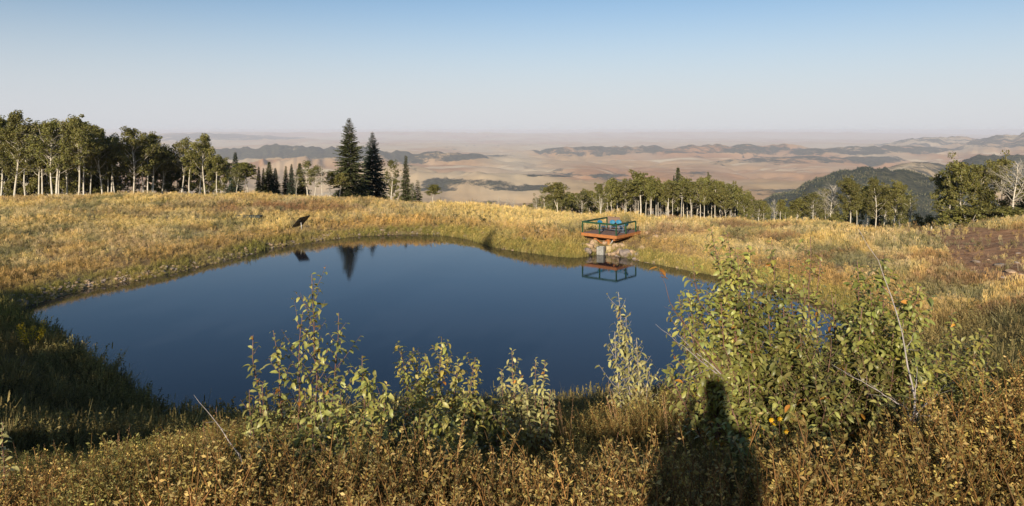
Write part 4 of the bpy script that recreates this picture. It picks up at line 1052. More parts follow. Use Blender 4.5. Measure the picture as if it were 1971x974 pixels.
    T += [('L', 1852, 82, 314, 'big bright green tree, tallest rounded crown left of the bare one', GE, 1.0, 0), ('L', 1822, 88, 336, 'dark tree in shade at the left end of the big group', GE, .85, 1), ('L', 1895, 84, 318, 'bright green tree between the tallest crown and the bare one', GE, .9, 1), ('L', 1925, 88, 308, 'green tree behind the bare one', GE, .85, 0),
        ('B', 1952, 76, 306, 'large bare white branched tree at the right edge', GE, 1.25, 0), ('D', 1990, 86, 286, 'dark spruce cut by the right frame edge', GE, .7, 0), ('L', 1985, 80, 335, 'green tree below the dark spruce at the frame edge', GE, .9, 1), ('L', 2040, 82, 310, g.replace('left grove', 'right edge group'), GE, 1.0, 0),
        ('U', 1835, 78, 398, 'low green bush at the left front of the big trees', GE, 1.3, 0), ('U', 1868, 76, 388, 'wide green bush in front of the tallest crown', GE, 1.6, 0), ('U', 1905, 75, 388, 'green bush below the gap left of the bare tree', GE, 1.5, 0), ('U', 1940, 73, 390, 'green bush in front of the bare tree', GE, 1.5, 0), ('U', 1975, 72, 395, 'green bush cut by the right frame edge', GE, 1.4, 0)]
    def ordn(n): return '%d%s' % (n, 'th' if 10 <= n % 100 <= 20 else {1: 'st', 2: 'nd', 3: 'rd'}.get(n % 10, 'th'))
    for txt, form in ((gc, 'slim white trunked aspen, %s from the left in the dense row behind the deck'), (g, 'aspen partly hidden in the left grove, %s from the left among the hidden ones'), (gb, 'low leafy aspen behind the right row, %s from its left end')):
        m_ = sorted([i for i, a in enumerate(T) if a[4] == txt], key=lambda i: T[i][1])
        for k_, i in enumerate(m_): T[i] = T[i][:4] + (form % ordn(k_ + 1),) + T[i][5:]
    for a in T:
        kind, px, D, top, lab, grp, wd, var = a
        D *= {GL: 1.38, GC: 1.42, GR: 1.38, GE: 1.12}.get(grp, 1.0)
        tree(kind, px, D, top, lab, grp, wd, var)
    # trees beside and behind the photographer that throw the shade on the left bank
    gs = 'trees left of the photographer outside the frame'
    for i, (x, y, Ht) in enumerate([(-47, -4, 9.0), (-43, -7, 9.0), (-39, -3, 8.2), (-36, -7, 8.5), (-33, -2, 6.8), (-30, -5, 6.5), (-27, -3, 5), (-50, 2, 8.0), (-24, -3, 5.6), (-21.8, -2.5, 5.4), (-19.5, -3, 5.3), (-17.3, -2.5, 5.2), (-15, -3, 5.0), (-13, -2.6, 4.8), (-11, -3, 4.6)]):
        m = KIND['L'][i % 2]; z = gz(x, y); o = empty('aspen_tree', (x, y, z), 'leafy aspen outside the frame shading the left bank', 'tree', gs, i)
        s = Ht / 8; o.scale = (s * .9, s * .9, s)
        for nm in ('trunk', 'branches', 'crown'): link(nm, m[nm], o)
    m = KIND['S'][0]; z = gz(-23, -2); o = empty('spruce_tree', (-23.2, -1, z), 'tall spruce outside the frame whose shadow tip reaches the far bank', 'tree', gs, 1)
    s = (27.6 - z) / 13; o.scale = (.95, .95, s)
    for nm in ('trunk', 'branches', 'crown'): link(nm, m[nm], o)

def build_hill_trees():
    random.seed(77)
    P_ = []
    for k in range(4):
        A = Acc(); r_ = np.random.default_rng(900 + k)
        n = 6 if k < 2 else 8
        if k < 2:
            for q in range(3):
                a = np.arange(n) * 6.283 / n; rr = 1.5 * (1 - q * .3) * r_.uniform(.8, 1.2, n); V = np.c_[np.cos(a) * rr, np.sin(a) * rr, np.full(n, .8 + q * 2.2)]
                V = np.r_[V, [(0, 0, 4.2 + q * 2.2)]]; A.add(V, np.stack([np.arange(n), (np.arange(n) + 1) % n, np.full(n, n)], -1), (.75, .85, .75))
        else:
            clump_leaves(A, np.array((0, 0, 4.5)), 2.4, 26, 1.1, r_, .9, 1.0)
            A.tube([(0, 0, -1), (0, 0, 5)], .22, 4, (3.6, 3.6, 3.8))
        P_.append(A.mesh('hill_tree', M['hill_tree']))
    coll = proto_collection('hill_tree', P_)
    n = 90000
    t = rng.random(n); y = 1900 * (5600 / 1900) ** t; u = rng.uniform(780, 2010, n); x = (u - CX) / F * y
    z, fo = hills(x, y); v = (CAMZ - z) * F / y + HY
    dens = np.clip((fo - .45) * 4, 0, 1) * sstep(.30, .55, fbm(x / 120, y / 120, 3, 402)) * sstep(.2, .5, fbm(x / 30, y / 30, 2, 403) + .1)
    keep = (v < 440) & (rng.random(n) < dens * np.where(y < 3400, 1, .6))
    x, y, z, fo = x[keep], y[keep], z[keep], fo[keep]
    s = rng.uniform(.35, .95, len(x)); asp = rng.random(len(x)) < .45 * sstep(.3, .6, fbm(x / 200, y / 200, 2, 404)) + .1
    c = np.where(asp[:, None], np.array((.15, .15, .08)), np.array((.035, .045, .025))) * rng.uniform(.6, 1.4, (len(x), 1))
    idx = np.where(asp, rng.integers(2, 4, len(x)), rng.integers(0, 2, len(x)))
    print('hill trees', len(x))
    scatter('hillside_forest', np.c_[x, y, z - .6], np.c_[np.zeros((len(x), 2)), rng.uniform(0, 6, len(x))], np.c_[s, s, s * rng.uniform(.8, 1.2, len(x))], idx, c, coll, 'distant spruce and aspen forest covering the dark hills of the valley', 'forest')

# ------------------------------------------------------------------ foreground brush and shrubs
def leaf_mesh(seed, mat, nl=5, width=.5, droop=.5, fold=.25, tintk=None):
    r_ = np.random.default_rng(seed); t = np.linspace(0, 1, nl + 1)
    prof = np.sin(np.pi * np.clip(t * .93 + .04, 0, 1)) ** .75 * width * .5; prof[0] = .02; prof[-1] = .01
    ang = droop * t; cx = np.cumsum(np.r_[0, np.cos((ang[1:] + ang[:-1]) / 2)]) / nl; cz = -np.cumsum(np.r_[0, np.sin((ang[1:] + ang[:-1]) / 2 * 1.3)]) / nl
    c = np.c_[cx, r_.normal(0, .02, nl + 1), cz]
    Lf = c + np.c_[np.zeros(nl + 1), prof, prof * fold]; Rt = c - np.c_[np.zeros(nl + 1), prof, -prof * fold]
    A = Acc(); V = np.concatenate([Lf, c, Rt]); n = nl + 1; i = np.arange(nl)
    Fq = np.concatenate([np.stack([i + n, i + n + 1, i + 1, i], -1), np.stack([i + 2 * n, i + 2 * n + 1, i + n + 1, i + n], -1)])
    k = np.r_[np.full(n, 1.0), np.full(n, 1.15), np.full(n, .95)]
    A.add(V, Fq, k[:, None] * np.array(tintk or (1, 1, 1))[None])
    return A.mesh('leaf', mat, True)

def build_brush():
    random.seed(5); np.random.seed(5)
    def bush(ns, h, ls, spread, lw=.5, nlk=1.0):
        A = Acc()
        for _ in range(ns):
            a = random.uniform(0, 6.283); ln = spread * random.uniform(.2, 1)
            hh = h * random.uniform(.6, 1.08)
            p0 = np.array((random.gauss(0, .07), random.gauss(0, .07), -.05)); p1 = p0 + np.array((math.cos(a) * ln, math.sin(a) * ln, hh))
            mid = (p0 + p1) / 2 + np.array((-math.cos(a) * ln * .18, -math.sin(a) * ln * .18, hh * .05))
            q = np.linspace(0, 1, 5)[:, None]; path = (1 - q) ** 2 * p0 + 2 * q * (1 - q) * mid + q ** 2 * p1
            A.tube(path, [.0035, .003, .0025, .002, .001], 3, (.75, .5, .38), caps=False)
            segs = [(path, hh, .3)]
            for s_ in range(random.randint(2, 4)):
                j = random.uniform(.35, .95); b0 = (1 - j) ** 2 * p0 + 2 * j * (1 - j) * mid + j ** 2 * p1
                aa = random.uniform(0, 6.283); e = b0 + np.array((math.cos(aa) * .5, math.sin(aa) * .5, .8)) * random.uniform(.06, .16)
                A.tube([b0, e], [.002, .001], 3, (.75, .5, .38), caps=False); segs.append((np.array([b0, (b0 + e) / 2, e]), .14, .1))
            kk = random.uniform(.8, 1.2)
            for (pt, L_, t0) in segs:
                nl = int(L_ / .016 * nlk)
                for q_ in range(nl):
                    t = random.uniform(t0, 1.0); f = t * (len(pt) - 1); i0 = min(int(f), len(pt) - 2); c = pt[i0] + (pt[i0 + 1] - pt[i0]) * (f - i0)
                    d = np.random.normal(0, 1, 3); d[2] = abs(d[2]) * .5 + .1; d /= np.linalg.norm(d); s_ = ls * random.uniform(.5, 1.3) * (1.1 - .3 * t)
                    w_ = np.cross(d, np.random.normal(0, 1, 3)); w_ /= np.linalg.norm(w_) + 1e-9; w_ *= s_ * lw * .5
                    up = np.cross(w_, d); up /= np.linalg.norm(up) + 1e-9
                    k = kk * random.uniform(.6, 1.4); b = c + d * .004
                    A.add([b, b + d * s_ * .5 + w_, b + d * s_ - up * s_ * .15, b + d * s_ * .5 - w_], np.array([(0, 1, 2, 3)]), (k * random.uniform(.95, 1.15), k, k * random.uniform(.6, 1.0)))
        return A.mesh('brush', M['brush'])
    protos = [bush(17, .62, .021, .26) for _ in range(3)] + [bush(15, .55, .016, .22, .35) for _ in range(2)] + [bush(11, .5, .03, .2, .55, .6)]
    np.random.seed(6)
    coll = proto_collection('brush', protos)
    n = 6400
    t = rng.random(n); y = 2.2 + (17 - 2.2) * t ** 1.25; x = (rng.random(n) * 2 - 1) * (.82 * y + .4)
    h, sd = base_height(x, y); u = x / y * F + CX
    keep = (rng.random(n) < np.where(y > 8, .75, 1)) & (sd > .5)
    x, y, h, u = x[keep], y[keep], h[keep], u[keep]
    n1 = fbm(x / .9, y / .9, 3, 501); n2 = fbm(x / 2.2, y / 2.2, 2, 502)
    c = np.tile(np.array((.42, .34, .135)), (len(x), 1))
    c = mixc(c, np.array((.22, .235, .085)), sstep(.40, .56, n1)); c = mixc(c, np.array((.40, .27, .13)), sstep(.52, .68, n2) * .6)
    c = mixc(c, np.array((.17, .20, .07)), sstep(.52, .7, fbm(x / .5, y / .5, 2, 503)) * .6)
    c = mixc(c, np.array((.54, .43, .19)), np.exp(-((u - 1180) / 190) ** 2) * .6)
    c = mixc(c, np.array((.44, .31, .13)), sstep(1430, 1560, u) * (1 - sstep(3.9, 5.0, y)) * .65)
    c = c * rng.normal(1.0, .34, (len(x), 1)).clip(.3, 1.8)
    # height profile by column: brush tops follow the photograph's skyline of brush
    k = np.interp(u, [-200, 0, 150, 300, 420, 700, 1000, 1150, 1300, 1500, 1971, 2300], [.62, .62, .70, .95, .95, .95, .95, 1.12, 1.22, 1.1, 1.0, 1.0])
    s = rng.uniform(.75, 1.1, len(x)) * k
    sky_v = np.interp(u, [-200, 0, 150, 300, 420, 560, 800, 1000, 1100, 1150, 1250, 1340, 1420, 1500, 1700, 1850, 1971, 2200], [872, 868, 862, 832, 812, 815, 835, 800, 778, 760, 752, 735, 780, 815, 810, 760, 700, 690]) - HY
    sky_v = np.where((u > 850) & (u < 1480) & (y < 4.6), np.maximum(sky_v, 850 - HY), sky_v)
    room = (CAMZ - sky_v / F * y) - h
    s = np.minimum(s, np.maximum(room, .1) / .62 * rng.uniform(.72, 1.08, len(x)))
    s = np.maximum(s, rng.uniform(.26, .4, len(s))); ok = s > 0; x, y, h, u, s, c = x[ok], y[ok], h[ok], u[ok], s[ok], c[ok]
    idx = rng.integers(0, 6, len(x)); idx = np.where((u > 1000) & (u < 1400) & (rng.random(len(x)) < .6), rng.integers(3, 5, len(x)), idx)
    scatter('foreground_brush', np.c_[x, y, h - .02], np.c_[rng.normal(0, .12, len(x)), rng.normal(0, .12, len(x)), rng.uniform(0, 6.28, len(x))], np.c_[s, s, s], idx, c, coll,
            'golden brown small leaved brush covering the slope in the foreground', 'brush')
    # dry stalks
    st = []
    for k_ in range(4):
        A = Acc()
        for _ in range(5):
            a = random.uniform(0, 6.28); hh = random.uniform(.55, .95); p1 = np.array((math.cos(a) * .18 * hh, math.sin(a) * .18 * hh, hh))
            A.tube([(0, 0, 0), p1 * .5 + (0, 0, .03), p1], [.003, .0022, .0012], 3, (1, 1, 1), caps=False)
            for q in range(22):
                t = random.uniform(.6, 1); c_ = p1 * t + np.random.normal(0, .008, 3); d = np.random.normal(0, .0042, 3); e = np.random.normal(0, .003, 3)
                A.add([c_, c_ + d + e, c_ + d * 2, c_ + d - e], np.array([(0, 1, 2, 3)]), (1.1, .9, .7))
        st.append(A.mesh('stalk', M['brush']))
    coll = proto_collection('stalk', st)
    n = 130; y = rng.uniform(3.4, 9, n); x = (rng.random(n) * 2 - 1) * .78 * y; h, sd = base_height(x, y)
    s = rng.uniform(.5, 1.0, n) * .62
    scatter('dry_stalks', np.c_[x, y, h], np.c_[rng.normal(0, .2, (n, 2)), rng.uniform(0, 6, n)], np.c_[s, s, s], rng.integers(0, 4, n), np.array((.42, .26, .15)) * rng.uniform(.6, 1.3, (n, 1)), coll, 'dry brown seed stalks standing up through the foreground brush', 'weeds')

LEAF = {}
def build_leaf_kinds():
    for nm, mt in (('g', 'shrub_leaf'), ('p', 'shrub_pale'), ('o', 'shrub_gold')):
        LEAF[nm] = [leaf_mesh(i, M[mt], 5, w_, dr, fo) for i, (w_, dr, fo) in enumerate([(.42, .6, .30), (.48, 1.0, .4), (.40, 1.5, .35), (.50, .25, .2), (.38, 1.9, .5), (.44, .9, .7)])]
    LEAF['w'] = [leaf_mesh(20 + i, M['shrub_pale'], 6, w_, dr, .3) for i, (w_, dr) in enumerate([(.34, 1.5), (.36, 2.0), (.32, 1.1)])]
    for k in list(LEAF):
        LEAF[k + '_arr'] = []
        for me in LEAF[k]:
            V = np.empty(len(me.vertices) * 3, np.float32); me.vertices.foreach_get('co', V)
            Fi = np.array([list(p.vertices) for p in me.polygons]); LEAF[k + '_arr'].append((V.reshape(-1, 3), Fi))

def make_shrub(name, label, group, stems, size=.05, kind='g', gap=.022, parts=300, gold=.01, twigs=7, twig_len=.22, cover=.35, stem_mat='twig', rad=.006, seed=0, jitter=1.0, cat='shrub', gap_tw=None):
    """stems: (base point, tip point, bow) ; leaves along the upper stem and twigs"""
    r_ = np.random.default_rng(1000 + seed); rr = random.Random(seed)
    gap *= .54; size *= 1.0; twigs = twigs * 1.3
    b = Vector(stems[0][0]); root = empty(name, b, label, cat, group)
    o0 = np.array(b); leaves = []
    for (b0, b1, bow) in stems:
        b0 = np.array(b0); b1 = np.array(b1); L = np.linalg.norm(b1 - b0)
        mid = (b0 + b1) / 2 + np.array((bow, r_.normal(0, .04), 0)) * L
        q = np.linspace(0, 1, 10)[:, None]
        path = (1 - q) ** 2 * b0 + 2 * q * (1 - q) * mid + q ** 2 * b1
        wob = np.cumsum(r_.normal(0, .006 * L * jitter, (10, 3)), 0); wob -= wob[-1] * q; path = path + wob
        A = Acc(); A.tube(path - o0, rad * (1 - .78 * q[:, 0]), 6)
        runs = [(path, cover, gap)]
        nt_ = int(twigs * L / .8 + .5); az = r_.uniform(0, 6.28)
        for i in range(nt_):
            t = .3 + .62 * (i + r_.uniform(.1, .9)) / max(nt_, 1); az += 2.4 + r_.normal(0, .5)
            f = t * 9; i0 = min(int(f), 8); p = path[i0] + (path[i0 + 1] - path[i0]) * (f - i0); T = path[i0 + 1] - path[i0]; T /= np.linalg.norm(T)
            sdv = np.cross(T, (math.cos(az), math.sin(az), .1)); sdv /= np.linalg.norm(sdv) + 1e-9
            ln = twig_len * r_.uniform(.5, 1.25) * (1.15 - .75 * t); d = T * .62 + sdv * .72 + np.array((0, 0, .12)); d /= np.linalg.norm(d)
            qq = np.linspace(0, 1, 4)[:, None]; tp = p + d * ln * qq + np.array((0, 0, ln * .25)) * qq ** 2 + np.cumsum(r_.normal(0, .01 * ln * 2, (4, 3)), 0) * (qq > 0)
            A.tube(tp - o0, rad * .38 * (1 - .65 * qq[:, 0]) * (1.1 - .5 * t), 4); runs.append((tp, .2, gap_tw or gap))
        A.obj('stem', M[stem_mat], root, True)
        for (pt, t0, gp) in runs:
            n = len(pt); seg = np.linalg.norm(np.diff(pt, axis=0), axis=1); Lr = seg.sum(); s = Lr * t0; a = r_.uniform(0, 6.28)
            cum = np.r_[0, np.cumsum(seg)]
            while s <= Lr:
                i0 = min(np.searchsorted(cum, s, side='right') - 1, n - 2); f = (s - cum[i0]) / seg[i0]; p = pt[i0] + (pt[i0 + 1] - pt[i0]) * f
                T = (pt[i0 + 1] - pt[i0]) / seg[i0]; a += 2.4 + r_.normal(0, .25)
                sv = np.cross(T, (math.cos(a), math.sin(a), .3)); sv /= np.linalg.norm(sv) + 1e-9
                fr = s / Lr; d = T * (.45 + .35 * (fr > .93)) + sv * .85; d /= np.linalg.norm(d)
                leaves.append((p, d, T, size * r_.uniform(.6, 1.2) * (1 - .35 * max(0, fr - .8) / .2), r_.random() < gold))
                s += gp * r_.uniform(.7, 1.4)
    r_.shuffle(leaves) if False else rr.shuffle(leaves)
    # the leaves facing the camera first: they show largest
    leaves.sort(key=lambda l: l[0][1] * 1.0 - l[3] * 6 + rr.uniform(0, .35))
    rest = {k: Acc() for k in (kind, 'o')}
    for i, (p, d, T, s, isg) in enumerate(leaves):
        k = 'o' if isg else kind
        up = np.array((0, 0, 1.0)) * .9 + T * .45 + r_.normal(0, .45, 3); yv = np.cross(up, d); yv /= np.linalg.norm(yv) + 1e-9; zv = np.cross(d, yv)
        v = rr.randrange(len(LEAF[k]))
        if i < parts:
            o = bpy.data.objects.new('leaf', LEAF[k][v]); COL.objects.link(o); o.parent = root
            Mx = Matrix(((d[0] * s, yv[0] * s, zv[0] * s, p[0] - o0[0]), (d[1] * s, yv[1] * s, zv[1] * s, p[1] - o0[1]), (d[2] * s, yv[2] * s, zv[2] * s, p[2] - o0[2]), (0, 0, 0, 1)))
            o.matrix_basis = Mx
            if isg: o['label'] = 'leaf turned orange yellow'
        else:
            V, Fi = LEAF[k + '_arr'][v]; W_ = (V[:, :1] * d + V[:, 1:2] * yv + V[:, 2:] * zv) * s + p - o0
            kk = rr.uniform(.65, 1.35); rest[k].add(W_, Fi, (kk * rr.uniform(.9, 1.15), kk, kk * rr.uniform(.7, 1.1)))
    for k, A in rest.items():
        if A.n:
            o = A.obj('foliage', LEAF[k][0].materials[0], root, True); o['kind'] = 'stuff'
    return root, len(leaves)

def st(px0, py0, D0, px1, py1, D1, bow=0): return (P(px0, py0, D0), P(px1, py1, D1), bow)
def stg(px0, D0, px1, py1, D1, bow=0):
    """stem rooted in the ground"""
    x = (px0 - CX) / F * D0; return (Vector((x, D0, gz(x, D0) - .03)), P(px1, py1, D1), bow)

def build_shrubs():
    build_leaf_kinds(); tot = 0
    G = 'leafy shrubs in the foreground'
    specs = [
        ('tall open shrub with reddish stems reaching highest left of centre', [stg(610, 3.9, 600, 528, 3.6, .02), stg(600, 4.0, 652, 602, 3.7, .03), stg(590, 3.9, 583, 600, 3.65, -.05)], dict(size=.040, gap=.036, twigs=10, twig_len=.24, cover=.45, gold=.02, seed=1, rad=.006)),
        ('lower reddish stemmed shrub left of the tallest left one', [stg(540, 3.8, 487, 645, 3.6, -.04), stg(545, 3.85, 526, 636, 3.6, .02), stg(535, 3.8, 505, 740, 3.5, -.02), stg(540, 3.7, 480, 750, 3.5, -.08)], dict(size=.044, gap=.030, twigs=6, twig_len=.15, cover=.35, gold=.05, seed=2)),
        ('shrub with short upright shoots right of the tallest left one', [stg(700, 3.8, 697, 684, 3.6, .01), stg(700, 3.8, 745, 735, 3.5, .05), stg(680, 3.8, 655, 760, 3.5, -.03), stg(690, 3.7, 700, 800, 3.3, 0), stg(670, 3.8, 620, 740, 3.6, -.05)], dict(size=.046, gap=.026, twigs=7, twig_len=.18, cover=.35, seed=3)),
        ('small leafy shrub at the foot of the tall left one', [stg(620, 3.4, 600, 800, 3.2, 0), stg(630, 3.4, 660, 850, 3.1, .05), stg(610, 3.4, 560, 830, 3.2, -.05), stg(620, 3.3, 640, 900, 3.0, 0)], dict(size=.046, gap=.026, twigs=7, twig_len=.17, cover=.2, seed=4)),
        ('dense shrub with pale upright shoots over the water in the middle', [stg(830, 4.6, 850, 650, 4.5, .02), stg(825, 4.6, 772, 666, 4.5, -.04), stg(835, 4.6, 882, 690, 4.5, .05), stg(830, 4.5, 805, 730, 4.4, -.02), stg(840, 4.5, 915, 688, 4.5, .06), stg(830, 4.4, 850, 760, 4.1, 0), stg(850, 4.4, 900, 770, 4.1, .05)], dict(size=.047, gap=.022, twigs=9, twig_len=.2, cover=.3, gold=.008, seed=5)),
        ('leafy shrub below the pale shoots, dark at its foot', [stg(860, 4.0, 860, 800, 3.8, 0), stg(860, 4.0, 800, 810, 3.8, -.05), stg(870, 4.0, 920, 830, 3.8, .05), stg(860, 3.8, 850, 880, 3.5, 0)], dict(size=.046, gap=.024, twigs=8, twig_len=.2, cover=.2, seed=6)),
        ('narrow pair of pale shoots right of the middle shrub, left one tallest', [stg(990, 4.7, 985, 672, 4.6, 0), stg(985, 4.7, 965, 710, 4.6, -.03), stg(995, 4.7, 1003, 720, 4.6, .02)], dict(size=.046, gap=.020, twigs=7, twig_len=.13, cover=.3, kind='p', gold=.02, seed=7)),
        ('upright light green shoots at the right end of the middle shrubs', [stg(1035, 4.7, 1031, 690, 4.6, 0), stg(1038, 4.7, 1049, 694, 4.6, .01), stg(1030, 4.7, 1015, 740, 4.5, -.02), stg(1040, 4.6, 1060, 750, 4.5, .02)], dict(size=.046, gap=.018, twigs=4, twig_len=.10, cover=.3, kind='p', seed=8)),
        ('pale narrow sapling with drooping leaves standing alone against the water', [stg(1222, 6.2, 1190, 562, 5.9, -.01), stg(1222, 6.2, 1225, 650, 5.9, .02), stg(1224, 6.2, 1250, 705, 5.9, .06), stg(1220, 6.2, 1183, 640, 5.9, -.06), stg(1222, 6.2, 1205, 610, 5.9, .01)], dict(size=.062, gap=.052, twigs=10, twig_len=.24, cover=.3, kind='w', stem_mat='twig_grey', seed=9, rad=.008)),
        ('tall shrub of the big right thicket reaching over the far grass', [stg(1450, 4.6, 1368, 436, 4.4, -.02), stg(1455, 4.6, 1420, 490, 4.4, -.02), stg(1450, 4.6, 1385, 520, 4.4, -.05), stg(1455, 4.6, 1400, 450, 4.4, -.01), stg(1460, 4.6, 1440, 470, 4.5, 0)], dict(size=.05, gap=.034, twigs=11, twig_len=.26, cover=.3, seed=10, rad=.008)),
        ('shrub with crowded pale leaves in the left half of the right thicket', [stg(1480, 4.3, 1475, 545, 4.2, 0), stg(1480, 4.3, 1440, 560, 4.2, -.03), stg(1485, 4.3, 1505, 550, 4.2, .03), stg(1480, 4.3, 1455, 620, 4.1, -.02), stg(1490, 4.3, 1520, 600, 4.1, .04)], dict(size=.058, gap=.022, twigs=10, twig_len=.2, cover=.3, seed=11, rad=.008)),
        ('leaning shrub on the left side of the right thicket', [stg(1420, 4.4, 1325, 572, 4.3, -.06), stg(1420, 4.4, 1360, 560, 4.3, -.04), stg(1425, 4.4, 1390, 610, 4.2, -.02), stg(1420, 4.3, 1330, 640, 4.2, -.08), stg(1430, 4.3, 1400, 700, 4.1, 0)], dict(size=.05, gap=.026, twigs=9, twig_len=.22, cover=.35, seed=12, rad=.008)),
        ('airy shrub with thin dark stems in the middle of the right thicket', [stg(1570, 4.8, 1560, 455, 4.6, 0), stg(1572, 4.8, 1485, 462, 4.6, -.06), stg(1570, 4.8, 1600, 560, 4.5, .04), stg(1575, 4.7, 1550, 610, 4.4, 0), stg(1570, 4.8, 1520, 500, 4.6, -.02), stg(1575, 4.8, 1580, 500, 4.6, .01), stg(1640, 4.7, 1660, 520, 4.5, .01)], dict(size=.046, gap=.042, twigs=9, twig_len=.24, cover=.35, seed=13, rad=.008)),
        ('tall dense shrub in the right half of the thicket with curled leaves', [stg(1690, 4.5, 1700, 492, 4.3, .01), stg(1690, 4.5, 1650, 500, 4.3, -.03), stg(1695, 4.5, 1740, 560, 4.3, .04), stg(1690, 4.5, 1675, 560, 4.2, 0), stg(1690, 4.4, 1720, 640, 4.1, .02), stg(1680, 4.4, 1640, 600, 4.2, -.03)], dict(size=.052, gap=.022, twigs=10, twig_len=.22, cover=.25, gold=.012, seed=14, rad=.008)),
        ('leafy shrub filling the lower middle of the right thicket', [stg(1560, 3.9, 1540, 640, 3.9, -.02), stg(1560, 3.9, 1600, 650, 3.9, .03), stg(1565, 3.9, 1570, 720, 3.7, 0), stg(1550, 3.9, 1500, 690, 3.8, -.04), stg(1570, 3.9, 1630, 700, 3.8, .04), stg(1560, 3.7, 1590, 780, 3.5, 0)], dict(size=.048, gap=.022, twigs=10, twig_len=.2, cover=.2, seed=15)),
        ('leafy shrub low under the tall dense right one', [stg(1680, 3.9, 1660, 680, 3.9, -.02), stg(1680, 3.9, 1720, 700, 3.9, .03), stg(1690, 3.9, 1690, 770, 3.6, 0), stg(1670, 3.9, 1640, 760, 3.7, -.02), stg(1700, 3.9, 1750, 760, 3.7, .04)], dict(size=.048, gap=.022, twigs=10, twig_len=.2, cover=.2, seed=16)),
        ('shrub with a pointed top near the right edge', [stg(1830, 4.4, 1832, 602, 4.3, 0), stg(1830, 4.4, 1800, 660, 4.2, -.03), stg(1835, 4.4, 1875, 655, 4.2, .04), stg(1830, 4.3, 1780, 700, 4.1, -.04), stg(1840, 4.3, 1860, 720, 4.0, .02)], dict(size=.047, gap=.024, twigs=9, twig_len=.2, cover=.3, seed=17)),
        ('low spreading shrub at the right edge of the picture', [stg(1900, 4.0, 1890, 740, 3.9, 0), stg(1900, 4.0, 1940, 760, 3.9, .03), stg(1890, 4.0, 1830, 790, 3.8, -.05), stg(1910, 3.9, 1960, 800, 3.7, .03)], dict(size=.044, gap=.024, twigs=9, twig_len=.2, cover=.2, gold=.04, seed=18)),
        ('dark leaved shrub at the bottom left of the right thicket', [stg(1450, 3.7, 1440, 720, 3.8, 0), stg(1450, 3.7, 1400, 760, 3.7, -.04), stg(1460, 3.7, 1500, 770, 3.6, .03), stg(1450, 3.6, 1460, 840, 3.4, 0)], dict(size=.048, gap=.024, twigs=9, twig_len=.2, cover=.2, seed=19)),
        ('little shoot with light leaves at the far left edge', [stg(2, 3.2, 6, 812, 3.1, 0), stg(-8, 3.2, -14, 835, 3.1, -.02)], dict(size=.036, gap=.018, twigs=5, twig_len=.08, cover=.4, kind='p', seed=20)),
        ('small pale shoot beside the dead twig at the bottom left', [stg(482, 3.1, 482, 828, 3.0, 0), stg(484, 3.1, 500, 880, 3.0, .03)], dict(size=.045, gap=.030, twigs=4, twig_len=.1, cover=.35, kind='p', gold=.06, seed=21)),
        ('low wide leafy shrub joining the left and middle shrubs', [stg(760, 4.2, 740, 770, 4.0, -.03), stg(760, 4.2, 780, 765, 4.0, .02), stg(740, 4.1, 700, 790, 3.9, -.05), stg(790, 4.1, 820, 790, 3.9, .04), stg(940, 4.4, 930, 770, 4.2, 0), stg(945, 4.4, 965, 790, 4.2, .03), stg(760, 4.0, 760, 830, 3.7, 0)], dict(size=.046, gap=.024, twigs=9, twig_len=.22, cover=.15, seed=30)),
        ('pale leaf rosette shoot low in front of the middle', [stg(718, 3.0, 716, 858, 2.9, 0), stg(720, 3.0, 742, 900, 2.9, .03)], dict(size=.046, gap=.026, twigs=4, twig_len=.1, cover=.3, kind='p', seed=22)),
        ('leafy low shoots at the bottom right corner', [stg(1700, 2.9, 1690, 880, 2.9, 0), stg(1720, 2.9, 1770, 900, 2.8, .03), stg(1710, 2.9, 1640, 900, 2.8, -.04), stg(1740, 2.9, 1840, 880, 2.9, .05)], dict(size=.04, gap=.024, twigs=7, twig_len=.14, cover=.3, gold=.05, seed=23)),
        ('pale tipped low shoots at the bottom centre', [stg(1270, 2.7, 1240, 880, 2.8, -.02), stg(1280, 2.7, 1300, 930, 2.7, .02), stg(1150, 2.7, 1130, 930, 2.7, -.02)], dict(size=.03, gap=.02, twigs=5, twig_len=.1, cover=.35, kind='p', gold=.1, seed=24)),
    ]
    for lab, stems, kw in specs:
        seed = kw['seed']; rs_ = random.Random(seed + 50)
        if 10 <= seed <= 19 or seed in (5, 6, 3, 4, 30):
            for b_, t_, w_ in list(stems):
                for _ in range(2 if seed >= 14 else 1):
                    stems.append((b_ + Vector((rs_.uniform(-.15, .15), rs_.uniform(-.2, .2), 0)), t_ + Vector((rs_.uniform(-.16, .16), rs_.uniform(-.35, .25), rs_.uniform(-.36, -.08))), w_ + rs_.uniform(-.06, .06)))
        parts = 300 if len(stems) > 3 else 220
        _, n = make_shrub('leafy_shrub' if seed != 9 else 'sapling', lab, G, stems, parts=parts, **kw); tot += n
    print('shrub leaves', tot)
    # dead branches
    G2 = 'bare dead branches in the foreground'
